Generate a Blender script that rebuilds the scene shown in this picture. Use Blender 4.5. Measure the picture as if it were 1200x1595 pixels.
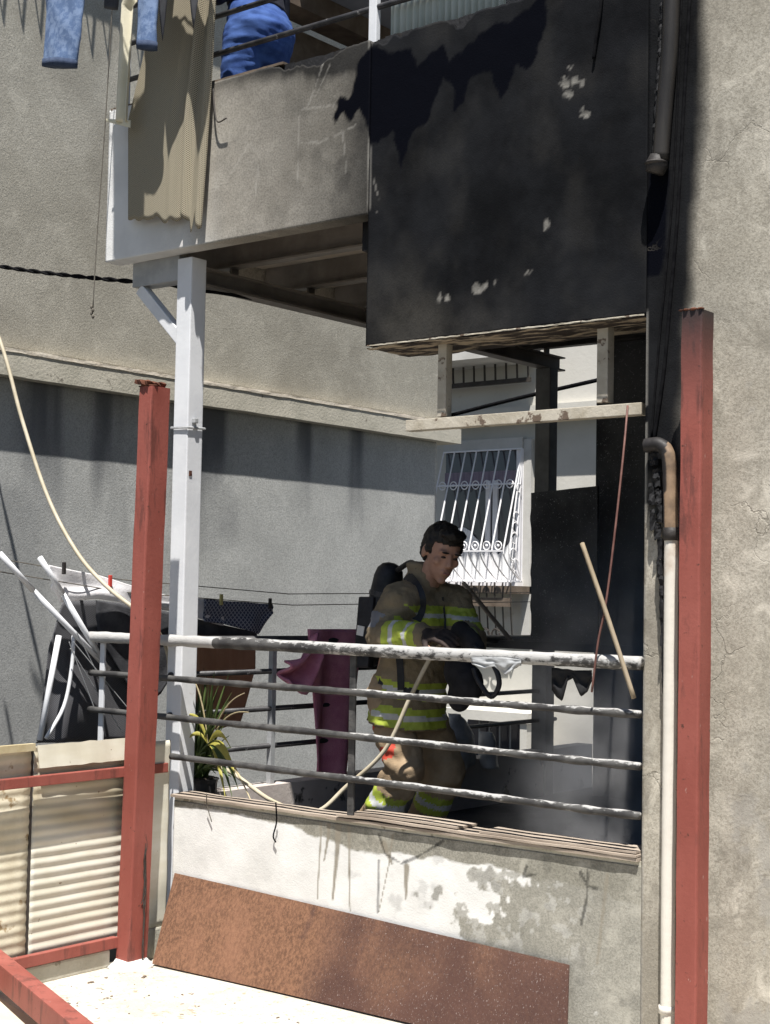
import bpy, bmesh, math, random
import numpy as np
from mathutils import Vector, Matrix, noise
random.seed(7); rng = np.random.default_rng(7)
for o in list(bpy.data.objects): bpy.data.objects.remove(o)
S = bpy.context.scene; COL = S.collection

# ------------------------------------------------------------------ camera
FWD, RIGHT, UP = Vector((-.622, .781, .054)), Vector((.783, .622, .018)), Vector((.020, -.054, .998))
FWD.normalize(); RIGHT = (RIGHT - FWD*RIGHT.dot(FWD)).normalized(); UP = RIGHT.cross(FWD).normalized()
CAM = Vector((0, -5.116, 1.75)); F = 2360.0
cd = bpy.data.cameras.new('camera'); cam = bpy.data.objects.new('camera', cd); COL.objects.link(cam)
cam.matrix_world = Matrix(((RIGHT.x, UP.x, -FWD.x, CAM.x), (RIGHT.y, UP.y, -FWD.y, CAM.y), (RIGHT.z, UP.z, -FWD.z, CAM.z), (0, 0, 0, 1)))
cd.sensor_fit = 'VERTICAL'; cd.sensor_height = 36; cd.lens = F/1595*36; cd.clip_start = .05; cd.clip_end = 500
S.camera = cam
# ------------------------------------------------------------------ sky, sun, exposure
SUN = Vector((.235, -.335, 1.0)).normalized()
w = bpy.data.worlds.new('World'); S.world = w; w.use_nodes = True
nt = w.node_tree; sky = nt.nodes.new('ShaderNodeTexSky'); sky.sky_type = 'NISHITA'; sky.sun_disc = False
sky.sun_elevation = math.asin(SUN.z); sky.sun_rotation = math.atan2(SUN.x, SUN.y); sky.dust_density = .3; sky.air_density = .85
nt.links.new(sky.outputs[0], nt.nodes['Background'].inputs[0]); nt.nodes['Background'].inputs[1].default_value = .05
sl = bpy.data.lights.new('sun', 'SUN'); sl.energy = 5; sl.angle = math.radians(.55); sl.color = (1, .965, .915)
so = bpy.data.objects.new('sun', sl); COL.objects.link(so); so.location = (0, -4, 9)
so.rotation_euler = SUN.to_track_quat('Z', 'Y').to_euler()
S.view_settings.view_transform = 'Standard'; S.view_settings.look = 'None'
S.view_settings.exposure = .90; S.view_settings.gamma = 1; S.view_settings.use_curve_mapping = False

# ------------------------------------------------------------------ helpers
def P(x, y, X=None, Y=None, Z=None):
    """point of the place that lies on a known plane X, Y or Z (metres), read off the photograph's calibration"""
    r = RIGHT*((x-600)/F) - UP*((y-797.5)/F) + FWD
    t = (X-CAM.x)/r.x if X is not None else (Y-CAM.y)/r.y if Y is not None else (Z-CAM.z)/r.z
    return CAM + r*t
ORG = {}
def vnoise(a, s=1.0, seed=0.0):
    return noise.noise(Vector((a[0]*s+seed, a[1]*s-seed*.7, a[2]*s+seed*1.3)))
def np_noise(x, y, seed=0):
    """2-D value noise, numpy"""
    xi = np.floor(x).astype(np.int64); yi = np.floor(y).astype(np.int64); fx = x-xi; fy = y-yi
    fx = fx*fx*(3-2*fx); fy = fy*fy*(3-2*fy)
    def h(a, b):
        n = (a*374761393 + b*668265263 + seed*982451653) & 0x7fffffff
        n = ((n ^ (n >> 13))*1274126177) & 0x7fffffff
        return (n ^ (n >> 16)) / 0x7fffffff
    return (h(xi, yi)*(1-fx)+h(xi+1, yi)*fx)*(1-fy)+(h(xi, yi+1)*(1-fx)+h(xi+1, yi+1)*fx)*fy
def fbm(x, y, seed=0, o=4):
    t = 0; a = .5
    for k in range(o): t = t+a*np_noise(x*2**k, y*2**k, seed+k); a *= .5
    return t/(1-.5**o)
def sstep(a, b, x):
    t = np.clip((x-a)/(b-a), 0, 1); return t*t*(3-2*t)
def sdpoly(px, py, poly):
    """signed distance (negative inside) of points to a polygon"""
    d = np.full(px.shape, 1e9); ins = np.zeros(px.shape, bool); n = len(poly)
    for i in range(n):
        ax, ay = poly[i]; bx, by = poly[(i+1) % n]
        ex, ey = bx-ax, by-ay; wx, wy = px-ax, py-ay
        t = np.clip((wx*ex+wy*ey)/(ex*ex+ey*ey+1e-12), 0, 1)
        d = np.minimum(d, (wx-ex*t)**2+(wy-ey*t)**2)
        c = ((ay > py) != (by > py)) & (px < ex*(py-ay)/(ey if abs(ey) > 1e-12 else 1e-12)+ax)
        ins ^= c
    return np.where(ins, -1, 1)*np.sqrt(d)

class MB:
    def __init__(s): s.v = []; s.f = []; s.m = []
    def add(s, vs, fs, m=0):
        b = len(s.v); s.v += [Vector(q) for q in vs]; s.f += [tuple(b+i for i in f) for f in fs]; s.m += [m]*len(fs); return s
    def box(s, lo, hi, m=0):
        x0, y0, z0 = lo; x1, y1, z1 = hi
        return s.add([(x0,y0,z0),(x1,y0,z0),(x1,y1,z0),(x0,y1,z0),(x0,y0,z1),(x1,y0,z1),(x1,y1,z1),(x0,y1,z1)],
                     [(0,3,2,1),(4,5,6,7),(0,1,5,4),(1,2,6,5),(2,3,7,6),(3,0,4,7)], m)
    def bar(s, a, b, w, h, up=(0,0,1), m=0):
        """box beam from a to b, w wide, h high"""
        a = Vector(a); b = Vector(b); d = (b-a).normalized(); u = Vector(up)
        r = d.cross(u)
        if r.length < 1e-4: u = Vector((0,1,0)); r = d.cross(u)
        r.normalize(); u = r.cross(d).normalized(); r *= w/2; u *= h/2
        return s.add([a-r-u, a+r-u, a+r+u, a-r+u, b-r-u, b+r-u, b+r+u, b-r+u],
                     [(0,1,2,3),(4,7,6,5),(0,4,5,1),(1,5,6,2),(2,6,7,3),(3,7,4,0)], m)
    def tube(s, pts, r, n=8, m=0, closed=False):
        pts = [Vector(p) for p in pts]; k = len(pts); rs = r if hasattr(r, '__len__') else [r]*k
        ring = []; prev = None
        for i, p in enumerate(pts):
            t = (pts[(i+1) % k]-pts[i-1]) if closed else (pts[min(i+1, k-1)]-pts[max(i-1, 0)])
            t.normalize()
            if prev is None:
                u = t.orthogonal().normalized()
            else:
                u = prev-t*prev.dot(t)
                u = u.normalized() if u.length > 1e-6 else t.orthogonal().normalized()
            prev = u; v = t.cross(u)
            ring.append([p+(u*math.cos(2*math.pi*j/n)+v*math.sin(2*math.pi*j/n))*rs[i] for j in range(n)])
        b = []; fs = []
        for q in ring: b += q
        for i in range(k if closed else k-1):
            i2 = (i+1) % k
            for j in range(n): fs.append((i*n+j, i*n+(j+1) % n, i2*n+(j+1) % n, i2*n+j))
        if not closed: fs += [tuple(range(n-1, -1, -1)), tuple((k-1)*n+j for j in range(n))]
        return s.add(b, fs, m)
    def loft(s, secs, n=18, m=0):
        """secs: (centre, vec_u, vec_v) ellipse half axes"""
        b = []; fs = []; k = len(secs)
        for c, u, v in secs:
            for j in range(n):
                a = 2*math.pi*j/n; b.append(Vector(c)+Vector(u)*math.cos(a)+Vector(v)*math.sin(a))
        for i in range(k-1):
            for j in range(n): fs.append((i*n+j, i*n+(j+1) % n, (i+1)*n+(j+1) % n, (i+1)*n+j))
        fs += [tuple(range(n-1, -1, -1)), tuple((k-1)*n+j for j in range(n))]
        return s.add(b, fs, m)
    def ball(s, c, r, m=0, nu=14, nv=9, rot=None):
        c = Vector(c); r = Vector(r) if hasattr(r, '__len__') else Vector((r, r, r)); R = rot or Matrix.Identity(3)
        b = [c+R@Vector((0,0,r.z))]
        for i in range(1, nv):
            th = math.pi*i/nv
            for j in range(nu):
                ph = 2*math.pi*j/nu; b.append(c+R@Vector((r.x*math.sin(th)*math.cos(ph), r.y*math.sin(th)*math.sin(ph), r.z*math.cos(th))))
        b.append(c+R@Vector((0,0,-r.z))); e = len(b)-1; fs = [(0, 1+j, 1+(j+1) % nu) for j in range(nu)]
        for i in range(nv-2):
            for j in range(nu): fs.append((1+i*nu+j, 1+(i+1)*nu+j, 1+(i+1)*nu+(j+1) % nu, 1+i*nu+(j+1) % nu))
        fs += [(e, 1+(nv-2)*nu+(j+1) % nu, 1+(nv-2)*nu+j) for j in range(nu)]
        return s.add(b, fs, m)
    def sheet(s, fn, nu, nv, th=.003, m=0):
        """closed thin sheet from fn(u,v); th is a real thickness"""
        g = [[Vector(fn(i/nu, j/nv)) for i in range(nu+1)] for j in range(nv+1)]
        A = []; B = []
        for j in range(nv+1):
            for i in range(nu+1):
                du = g[j][min(i+1, nu)]-g[j][max(i-1, 0)]; dv = g[min(j+1, nv)][i]-g[max(j-1, 0)][i]
                nrm = du.cross(dv); nrm = nrm.normalized() if nrm.length > 1e-9 else Vector((0,-1,0))
                A.append(g[j][i]+nrm*th/2); B.append(g[j][i]-nrm*th/2)
        N = len(A); W = nu+1; fs = []
        for j in range(nv):
            for i in range(nu):
                a = j*W+i; fs.append((a, a+1, a+W+1, a+W)); fs.append((N+a, N+a+W, N+a+W+1, N+a+1))
        for i in range(nu):
            fs.append((i, N+i, N+i+1, i+1)); a = nv*W+i; fs.append((a, a+1, N+a+1, N+a))
        for j in range(nv):
            a = j*W; fs.append((a, a+W, N+a+W, N+a)); a = j*W+nu; fs.append((a, N+a, N+a+W, a+W))
        return s.add(A+B, fs, m)
    def build(s, name, mats, parent=None, smooth=False, bevel=0, attrs=None, base=None):
        v = np.array([tuple(q) for q in s.v]); lo = v.min(0); hi = v.max(0)
        org = Vector(base) if base is not None else Vector(((lo[0]+hi[0])/2, (lo[1]+hi[1])/2, lo[2]))
        me = bpy.data.meshes.new(name); me.from_pydata([tuple(q) for q in (v-np.array(org))], [], s.f)
        if not isinstance(mats, (list, tuple)): mats = [mats]
        for q in mats: me.materials.append(q)
        me.polygons.foreach_set('material_index', s.m)
        if smooth is True: me.polygons.foreach_set('use_smooth', [True]*len(s.f))
        if attrs:
            for k, a in attrs.items():
                at = me.attributes.new(k, 'FLOAT', 'POINT'); at.data.foreach_set('value', np.asarray(a, dtype=np.float32))
        if bevel:
            bm = bmesh.new(); bm.from_mesh(me)
            bmesh.ops.bevel(bm, geom=[e for e in bm.edges if e.calc_face_angle(0) > .6], offset=bevel, segments=2, affect='EDGES', profile=.6)
            bm.to_mesh(me); bm.free()
        me.update(); o = bpy.data.objects.new(name, me); COL.objects.link(o)
        ORG[o] = org
        if parent is not None: o.parent = parent; o.location = org-ORG[parent]
        else: o.location = org
        return o
def thing(name, loc, label, cat, group=None):
    o = bpy.data.objects.new(name, None); COL.objects.link(o); o.location = loc; o.empty_display_size = .1; ORG[o] = Vector(loc)
    return tag(o, label, cat, group)
def tag(o, label, cat, group=None, kind=None):
    o['label'] = label; o['category'] = cat
    if group: o['group'] = group
    if kind: o['kind'] = kind
    return o
def struct(o): o['kind'] = 'structure'; return o
def arc(pts, n=8):
    """Catmull-Rom through points"""
    p = [Vector(q) for q in pts]; p = [p[0]*2-p[1]]+p+[p[-1]*2-p[-2]]; out = []
    for i in range(1, len(p)-2):
        for k in range(n):
            t = k/n; a, b, c, d = p[i-1], p[i], p[i+1], p[i+2]
            out.append(.5*((2*b)+(c-a)*t+(2*a-5*b+4*c-d)*t*t+(3*b-a-3*c+d)*t**3))
    return out+[p[-2]]

# ------------------------------------------------------------------ materials
class N:
    def __init__(s, name):
        s.m = bpy.data.materials.new(name); s.m.use_nodes = True; s.t = s.m.node_tree; s.b = s.t.nodes['Principled BSDF']
        s.co = s.t.nodes.new('ShaderNodeTexCoord').outputs['Object']; s.nm = None
    def new(s, k, **kw):
        n = s.t.nodes.new(k)
        for a, b in kw.items(): setattr(n, a, b)
        return n
    def put(s, sock, v):
        if isinstance(v, bpy.types.NodeSocket): s.t.links.new(v, sock)
        elif isinstance(v, tuple) and len(v) == 3 and sock.type == 'RGBA': sock.default_value = (*v, 1)
        else: sock.default_value = v
    def map(s, scale=(1,1,1), rot=(0,0,0)):
        n = s.new('ShaderNodeMapping'); s.put(n.inputs[0], s.co); n.inputs['Scale'].default_value = scale; n.inputs['Rotation'].default_value = rot; return n.outputs[0]
    def noise(s, sc, det=5, rough=.55, co=None, dist=0):
        n = s.new('ShaderNodeTexNoise'); s.put(n.inputs['Vector'], co or s.co); n.inputs['Scale'].default_value = sc
        n.inputs['Detail'].default_value = det; n.inputs['Roughness'].default_value = rough; n.inputs['Distortion'].default_value = dist; return n.outputs[0]
    def voro(s, sc, feature='F1', co=None):
        n = s.new('ShaderNodeTexVoronoi', feature=feature); s.put(n.inputs['Vector'], co or s.co); n.inputs['Scale'].default_value = sc; return n.outputs['Distance']
    def wave(s, sc, co=None, axis='X', dist=0):
        n = s.new('ShaderNodeTexWave', bands_direction=axis); s.put(n.inputs['Vector'], co or s.co); n.inputs['Scale'].default_value = sc; n.inputs['Distortion'].default_value = dist; return n.outputs['Fac']
    def rng(s, x, a, b, c=0., d=1., smooth=True):
        n = s.new('ShaderNodeMapRange', interpolation_type='SMOOTHSTEP' if smooth else 'LINEAR'); s.put(n.inputs[0], x)
        for i, q in enumerate((a, b, c, d)): n.inputs[i+1].default_value = q
        return n.outputs[0]
    def math(s, op, a, b=0.):
        n = s.new('ShaderNodeMath', operation=op); s.put(n.inputs[0], a); s.put(n.inputs[1], b); return n.outputs[0]
    def mix(s, f, a, b):
        n = s.new('ShaderNodeMix', data_type='RGBA'); s.put(n.inputs[0], f); s.put(n.inputs[6], a); s.put(n.inputs[7], b); return n.outputs[2]
    def attr(s, name):
        return s.new('ShaderNodeAttribute', attribute_name=name).outputs['Fac']
    def bump(s, h, st, dist=.01):
        n = s.new('ShaderNodeBump'); s.put(n.inputs['Height'], h); n.inputs['Strength'].default_value = st; n.inputs['Distance'].default_value = dist
        if s.nm: s.put(n.inputs['Normal'], s.nm)
        s.nm = n.outputs[0]
    def done(s, col, rough=.8, metal=0., spec=.3):
        s.put(s.b.inputs['Base Color'], col); s.put(s.b.inputs['Roughness'], rough); s.put(s.b.inputs['Metallic'], metal); s.b.inputs['Specular IOR Level'].default_value = spec
        if s.nm: s.put(s.b.inputs['Normal'], s.nm)
        return s.m
def simple(name, c1, c2, sc=8, rough=.75, bump=.25, bsc=70, metal=0., spots=None, stretch=None, spec=.3, lo=.35, hi=.65):
    n = N(name); co = n.map(stretch) if stretch else None
    c = n.mix(n.rng(n.noise(sc, 6, .6, co), lo, hi), c1, c2)
    if spots:
        sc2, th, col = spots; c = n.mix(n.rng(n.noise(sc2, 4, .6), th, th+.06), c, col)
    if bump: n.bump(n.noise(bsc, 4, .6, co), bump, .006)
    return n.done(c, rough, metal, spec)
def wallmat(name, a, b, soot=(.0064,.0067,.0075), dark_patch=(.0028,.0032,.0055), peel=(.42,.40,.36), dirt=(.16,.145,.12), grain=.35, gsc=55, cracks=False, paint=None, mott=.35):
    n = N(name); c = n.mix(n.rng(n.noise(1.7, 7, .62), .34, .66), a, b)
    c = n.mix(n.rng(n.noise(105, 3, .8), .38, .66, 0, .8), c, tuple(q*.66 for q in a)); c = n.mix(n.rng(n.noise(7, 6, .7, dist=.8), .50, .70, 0, mott), c, tuple(min(.8, q*1.32) for q in b)); c = n.mix(n.rng(n.noise(4.3, 7, .7, dist=.5), .52, .72, 0, mott), c, tuple(q*.62 for q in a))
    if paint: c = n.mix(n.attr('paint'), c, n.mix(n.rng(n.noise(5, 6), .35, .7), paint, tuple(q*.88 for q in paint)))
    c = n.mix(n.attr('dirt'), c, dirt)
    c = n.mix(n.attr('soot'), c, n.mix(n.rng(n.noise(2.6, 7, .65), .3, .7), soot, tuple(q*2.4 for q in soot)))
    c = n.mix(n.attr('line'), c, (.46,.44,.40)); c = n.mix(n.attr('dark_patch'), c, dark_patch); c = n.mix(n.attr('peel'), c, n.mix(n.noise(40), peel, tuple(q*.6 for q in peel)))
    if cracks:
        e = n.voro(2.3, 'DISTANCE_TO_EDGE', n.new('ShaderNodeVectorMath', operation='ADD').outputs[0])
        vm = e.node.inputs['Vector'].links[0].from_node; n.put(vm.inputs[0], n.co)
        nz = n.new('ShaderNodeTexNoise'); n.put(nz.inputs['Vector'], n.co); nz.inputs['Scale'].default_value = 6; nz.inputs['Detail'].default_value = 6
        sc = n.new('ShaderNodeVectorMath', operation='SCALE'); n.put(sc.inputs[0], nz.outputs['Color']); sc.inputs['Scale'].default_value = .35; n.put(vm.inputs[1], sc.outputs[0])
        k = n.math('MULTIPLY', n.rng(e, .003, .011, 1, 0), n.rng(n.noise(1.1, 2), .54, .62))
        c = n.mix(n.math('MULTIPLY', k, .4), c, tuple(q*.4 for q in a)); n.bump(n.math('SUBTRACT', 1., k), .6, .004)
    n.bump(n.noise(gsc*2.2, 4, .75), grain, .006); n.bump(n.noise(gsc*.5, 4, .6), grain*.3, .006); n.bump(n.attr('peel'), .4, .004)
    return n.done(c, n.math('SUBTRACT', .88, n.math('MULTIPLY', n.attr('dark_patch'), .3)), 0., .02)

M = {}
M['concrete'] = wallmat('old_concrete_render', (.37,.338,.278), (.47,.438,.372), cracks=True, mott=.7)
M['upper'] = wallmat('sooted_plaster', (.44,.405,.345), (.53,.495,.43), paint=(.70,.70,.69), grain=.3)
M['white_plaster'] = wallmat('peeling_white_plaster', (.25,.24,.20), (.33,.315,.27), paint=(.72,.715,.69), dirt=(.24,.215,.17), grain=.3, mott=.6)
M['neighbour'] = wallmat('beige_stucco', (.38,.36,.305), (.47,.448,.385), grain=.5, gsc=38, mott=.3)
M['neighbour_low'] = wallmat('grey_smooth_render', (.43,.435,.42), (.52,.525,.505), dirt=(.10,.105,.115), grain=.4, gsc=34, mott=.15)
M['cornice'] = simple('weathered_cornice', (.42,.40,.33), (.52,.49,.41), 4, .9, .5, 50, spots=(9,.64,(.24,.22,.18)))
M['cornice_edge'] = simple('cornice_edge_mortar', (.60,.53,.43), (.68,.62,.52), 9, .9, .5, 60)
M['far'] = simple('far_cream_plaster', (.50,.485,.435), (.58,.56,.51), 1.2, .9, .3, 30, spots=(2.3,.66,(.5,.47,.41)))
M['far_trim'] = simple('grey_window_trim', (.46,.45,.42), (.54,.53,.5), 4, .9, .2)
M['burnt'] = simple('soot_black', (.006,.006,.007), (.02,.02,.022), 3.5, .8, .5, 45, spots=(60,.70,(.10,.10,.11)))
M['burnt_wall'] = simple('soot_black_wall', (.035,.035,.037), (.085,.085,.088), 1.8, .8, .4, 50, spots=(95,.62,(.26,.26,.265)), spec=.1)
M['burnt_steel'] = simple('charred_steel', (.012,.011,.011), (.045,.04,.037), 7, .6, .3, 60)
M['joist'] = simple('smoked_joist', (.13,.115,.10), (.20,.18,.16), 4, .7, .2, 50)
M['soffit'] = simple('smoked_soffit_board', (.40,.345,.285), (.50,.44,.37), 2.5, .85, .25, 40)
M['flaked'] = simple('flaked_burnt_paint', (.34,.28,.20), (.028,.021,.017), 6, .85, .7, 40, stretch=(1,4,4), lo=.42, hi=.54)
M['white_steel'] = simple('white_painted_steel', (.62,.63,.65), (.70,.71,.725), 3, .45, .12, 40, spots=(7,.70,(.50,.48,.45)))
M['frame_white'] = simple('scorched_white_frame', (.36,.32,.25), (.48,.44,.365), 8, .6, .4, 60, spots=(14,.57,(.13,.095,.07)))
n = N('red_oxide_paint'); c = n.mix(n.rng(n.noise(4, 6, .6, n.map((1,1,.35))), .35, .66), (.225,.060,.045), (.285,.085,.066))
c = n.mix(n.rng(n.noise(13, 6, .7, n.map((1,1,.18))), .53, .66, 0, .8), c, (.12,.042,.034)); c = n.mix(n.rng(n.noise(30, 6, .7), .64, .68), c, (.09,.035,.026)); c = n.mix(n.rng(n.noise(42, 5, .7, n.map((1,1,.4))), .68, .71, 0, .7), c, (.42,.30,.26)); c = n.mix(n.attr('soot'), c, (.035,.028,.027)); n.bump(n.noise(60), .25, .004); M['red'] = n.done(c, .6)
n = N('rusty_plate'); t = n.map((1,1,.55))
c = n.mix(n.rng(n.noise(75, 8, .8, t), .36, .64), (.085,.042,.025), (.205,.105,.060)); c = n.mix(n.rng(n.noise(4.2, 8, .7), .42, .72, 0, .55), c, (.23,.115,.070))
c = n.mix(n.math('MULTIPLY', n.attr('dark_patch'), .85), c, n.mix(n.noise(5), (.040,.021,.018), (.07,.035,.029)))
fl = n.math('MULTIPLY', n.rng(n.noise(210, 3, .6, n.map((1,1,.35))), .62, .70, 0, .4), n.rng(n.attr('dark_patch'), .2, .9, .0, 1))
c = n.mix(n.rng(n.noise(120, 3, .7), .66, .74, 0, .35), c, (.40,.27,.19)); c = n.mix(fl, c, (.52,.46,.43))
n.bump(n.noise(80, 6, .7), .6, .004); M['rust'] = n.done(c, n.math('SUBTRACT', .85, n.math('MULTIPLY', n.attr('dark_patch'), .35)), 0.)
M['rust_flake'] = simple('rust_flakes', (.045,.018,.012), (.13,.05,.028), 20, .9, .7, 80)
n = N('ash_covered_steel'); e = n.attr('ash')
c = n.mix(n.rng(n.noise(9, 5), .4, .6), (.035,.034,.034), (.08,.078,.075)); k = n.math('ADD', n.noise(38, 5, .7, n.map((.5,1,1))), n.math('MULTIPLY', n.math('SUBTRACT', e, .5), .55))
c = n.mix(n.rng(k, .46, .60), c, n.mix(n.noise(25), (.29,.285,.278), (.45,.445,.43))); n.bump(k, .7, .006); M['rail'] = n.done(c, .65)
M['rail_dark'] = simple('dark_painted_rail', (.020,.020,.022), (.055,.053,.055), 10, .45, .25, 60, spots=(22,.66,(.25,.24,.235)))
M['rail_grey'] = simple('grey_painted_rail', (.30,.31,.315), (.38,.385,.39), 10, .5, .2, 60)
n = N('terrace_concrete'); c = n.mix(n.rng(n.noise(2.5, 8, .65), .35, .65), (.44,.40,.33), (.56,.52,.45))
c = n.mix(n.rng(n.noise(19, 6, .7), .57, .66, 0, .8), c, (.27,.22,.155)); c = n.mix(n.rng(n.noise(48, 5, .7, n.map((1,2.6,1), (0,0,.25))), .61, .66), c, (.16,.12,.08))
n.bump(n.noise(45, 6, .7), .6, .01); M['ground'] = n.done(c, .95)
n = N('corrugated_cream_sheet'); c = n.mix(n.rng(n.noise(3, 6, .6, n.map((1,1,3))), .35, .7), (.56,.53,.43), (.66,.64,.56)); c = n.mix(n.attr('dirt'), c, n.mix(n.noise(7, 6), (.34,.29,.195), (.42,.38,.28)))
c = n.mix(n.rng(n.noise(26, 4), .69, .73), c, (.20,.15,.10)); M['corrugated'] = n.done(c, .55)
M['yellow_board'] = simple('yellowed_board', (.50,.45,.33), (.60,.555,.43), 4, .8, .25, 50, spots=(8,.62,(.30,.22,.12)))
M['base_block'] = simple('rough_concrete_base', (.38,.36,.29), (.46,.44,.37), 6, .95, .7, 40, spots=(10,.6,(.24,.22,.17)))
M['mortar'] = simple('white_mortar', (.60,.58,.54), (.72,.70,.66), 20, .95, .9, 50)
M['timber'] = simple('weathered_timber', (.27,.22,.175), (.38,.32,.26), 14, .85, .5, 60, stretch=(.12,1,1), spots=(13,.65,(.19,.145,.115)))
M['stick'] = simple('bare_wood_stick', (.22,.175,.115), (.31,.255,.18), 16, .7, .3, 60, stretch=(1,1,.1))
M['brown_board'] = simple('brown_hardboard', (.27,.14,.078), (.36,.20,.12), 5, .8, .3, 50, stretch=(1,1,.4))
M['pvc'] = simple('scorched_pvc_pipe', (.60,.56,.49), (.68,.65,.59), 5, .5, .15, 40)
n = N('half_burnt_pvc'); e = n.math('ADD', n.attr('soot'), n.math('MULTIPLY', n.math('SUBTRACT', n.noise(9, 6), .5), .5)); c = n.mix(n.rng(e, .3, .5), (.66,.63,.56), (.36,.25,.16)); c = n.mix(n.rng(e, .5, .8), c, (.02,.018,.018)); n.bump(n.noise(30), .3, .005); M['pvc_burnt'] = n.done(c, .55)
M['cable'] = simple('black_cable', (.004,.004,.005), (.010,.010,.011), 20, .9, .1, 90, spec=.05)
M['red_cable'] = simple('dull_red_cable', (.11,.05,.042), (.17,.085,.07), 18, .6, .1, 90)
M['string'] = simple('grey_string', (.10,.09,.075), (.16,.145,.12), 30, .9, 0)
M['hose'] = simple('cream_hose', (.40,.35,.25), (.48,.43,.33), 9, .5, .12, 60)
M['denim_pale'] = simple('faded_denim', (.105,.165,.30), (.20,.275,.43), 26, .95, .6, 240, lo=.4, hi=.6)
M['denim_hem'] = simple('dark_denim_hem', (.03,.045,.085), (.05,.07,.12), 30, .95, .4, 200)
M['denim_blue'] = simple('blue_denim', (.024,.06,.21), (.05,.105,.30), 9, .9, .5, 260)
M['cream_cloth'] = simple('cream_cloth', (.62,.58,.44), (.69,.65,.52), 6, .9, .2, 120)
n = N('woven_beige_net'); wv = n.math('MAXIMUM', n.wave(46, n.map((1,0,1), (0,.78,0))), n.wave(46, n.map((1,0,1), (0,-.78,0)))); c = n.mix(n.rng(wv, .55, .95), (.10,.085,.055), (.42,.375,.28)); n.bump(wv, .7, .003); M['net'] = n.done(c, .9)
n = N('dark_mesh_fabric'); wv = n.math('MAXIMUM', n.wave(45, n.map((0,1,1), (.8,0,0)), 'Y'), n.wave(45, n.map((0,1,1), (-.8,0,0)), 'Y')); c = n.mix(n.rng(wv, .6, .95), (.028,.029,.033), (.14,.14,.15)); n.bump(wv, .5, .003); M['mesh'] = n.done(c, .85)
n = N('checked_navy_cloth'); wv = n.math('MAXIMUM', n.wave(16, n.map((0,1,1), (.8,0,0)), 'Y'), n.wave(16, n.map((0,1,1), (-.8,0,0)), 'Y')); c = n.mix(n.rng(wv, .75, .95), (.045,.055,.095), (.30,.31,.36)); M['plaid'] = n.done(c, .9)
M['white_cloth'] = simple('white_cloth', (.62,.61,.62), (.70,.69,.70), 6, .95, .3, 90)
M['grey_cloth'] = simple('charcoal_cloth', (.035,.036,.041), (.065,.066,.072), 8, .95, .4, 100)
M['maroon'] = simple('maroon_towel', (.52,.18,.27), (.64,.27,.36), 12, .98, .7, 200)
M['leaf'] = simple('green_blade', (.030,.055,.014), (.075,.105,.03), 8, .5, .1, 60)
M['leaf_y'] = simple('yellow_blade', (.26,.235,.04), (.36,.33,.08), 8, .55, .1, 60)
M['leaf_dry'] = simple('dry_blade', (.40,.33,.19), (.48,.41,.26), 9, .8, .1, 60)
M['pot'] = simple('black_pot', (.018,.018,.019), (.035,.034,.035), 8, .5, .1)
M['soil'] = simple('soil', (.03,.022,.016), (.06,.045,.033), 30, 1, .8)
M['skin'] = simple('skin', (.36,.20,.14), (.43,.25,.18), 14, .5, .12, 120)
M['hair'] = simple('black_hair', (.009,.008,.007), (.022,.019,.017), 40, .55, .6, 150, stretch=(1,1,.3))
M['lip'] = simple('lip', (.30,.13,.11), (.34,.16,.13), 20, .5, 0)
M['eye'] = simple('eye', (.03,.02,.018), (.05,.035,.03), 20, .2, 0)
M['turnout'] = simple('tan_turnout_cloth', (.175,.138,.088), (.24,.192,.125), 7, .9, .5, 160)
M['hivis'] = simple('lime_reflective_tape', (.31,.38,.045), (.39,.46,.07), 20, .6, .15, 120)
M['silver'] = simple('silver_reflective_tape', (.42,.43,.42), (.5,.51,.5), 20, .35, .1)
M['orange'] = simple('red_patch', (.48,.06,.04), (.56,.085,.05), 12, .7, .1)
M['trouser'] = simple('tan_trouser_cloth', (.27,.195,.12), (.36,.27,.175), 7, .9, .5, 160)
M['glove'] = simple('dark_glove', (.022,.017,.016), (.05,.035,.03), 14, .8, .3)
M['black_gear'] = simple('black_gear', (.010,.010,.012), (.026,.026,.03), 10, .5, .2)
M['grey_pad'] = simple('grey_sleeve_patch', (.15,.155,.17), (.2,.205,.22), 10, .7, .2)
M['top_dark'] = simple('dark_top', (.012,.013,.022), (.024,.026,.038), 8, .9, .3)
M['bag'] = simple('grey_plastic_bag', (.34,.35,.37), (.46,.47,.49), 9, .35, .5, 25)
M['white_iron'] = simple('white_wrought_iron', (.74,.73,.74), (.80,.79,.80), 8, .5, .1)
M['dark_iron'] = simple('dark_wrought_iron', (.03,.026,.022), (.06,.05,.043), 8, .6, .1)
M['wood_trim'] = simple('brown_sill', (.10,.075,.055), (.155,.12,.09), 8, .7, .2)
n = N('window_glass'); n.b.inputs['Metallic'].default_value = 0; M['glass'] = n.done((.05,.048,.06), .06, 0., .6)
M['curtain'] = simple('white_curtain', (.72,.72,.72), (.78,.78,.78), 3, .9, .4, 12, stretch=(8,8,.3))
M['mauve'] = simple('mauve_curtain', (.20,.165,.21), (.27,.225,.27), 4, .9, .4, 12, stretch=(8,8,.3))
M['frost'] = simple('frosted_ribbed_panel', (.46,.52,.49), (.56,.61,.58), 5, .35, .4, 60, stretch=(8,8,.5))
M['house_grey'] = simple('blue_grey_paint', (.30,.32,.36), (.36,.38,.42), 3, .7, .2)
M['clothespin'] = simple('clothes_pin', (.38,.33,.12), (.45,.40,.18), 9, .6, 0)
M['pin_red'] = simple('red_pin', (.5,.05,.04), (.55,.07,.05), 9, .5, 0)
M['gear_matt'] = simple('matt_black_gear', (.008,.008,.010), (.020,.020,.024), 10, .85, .3)
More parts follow.
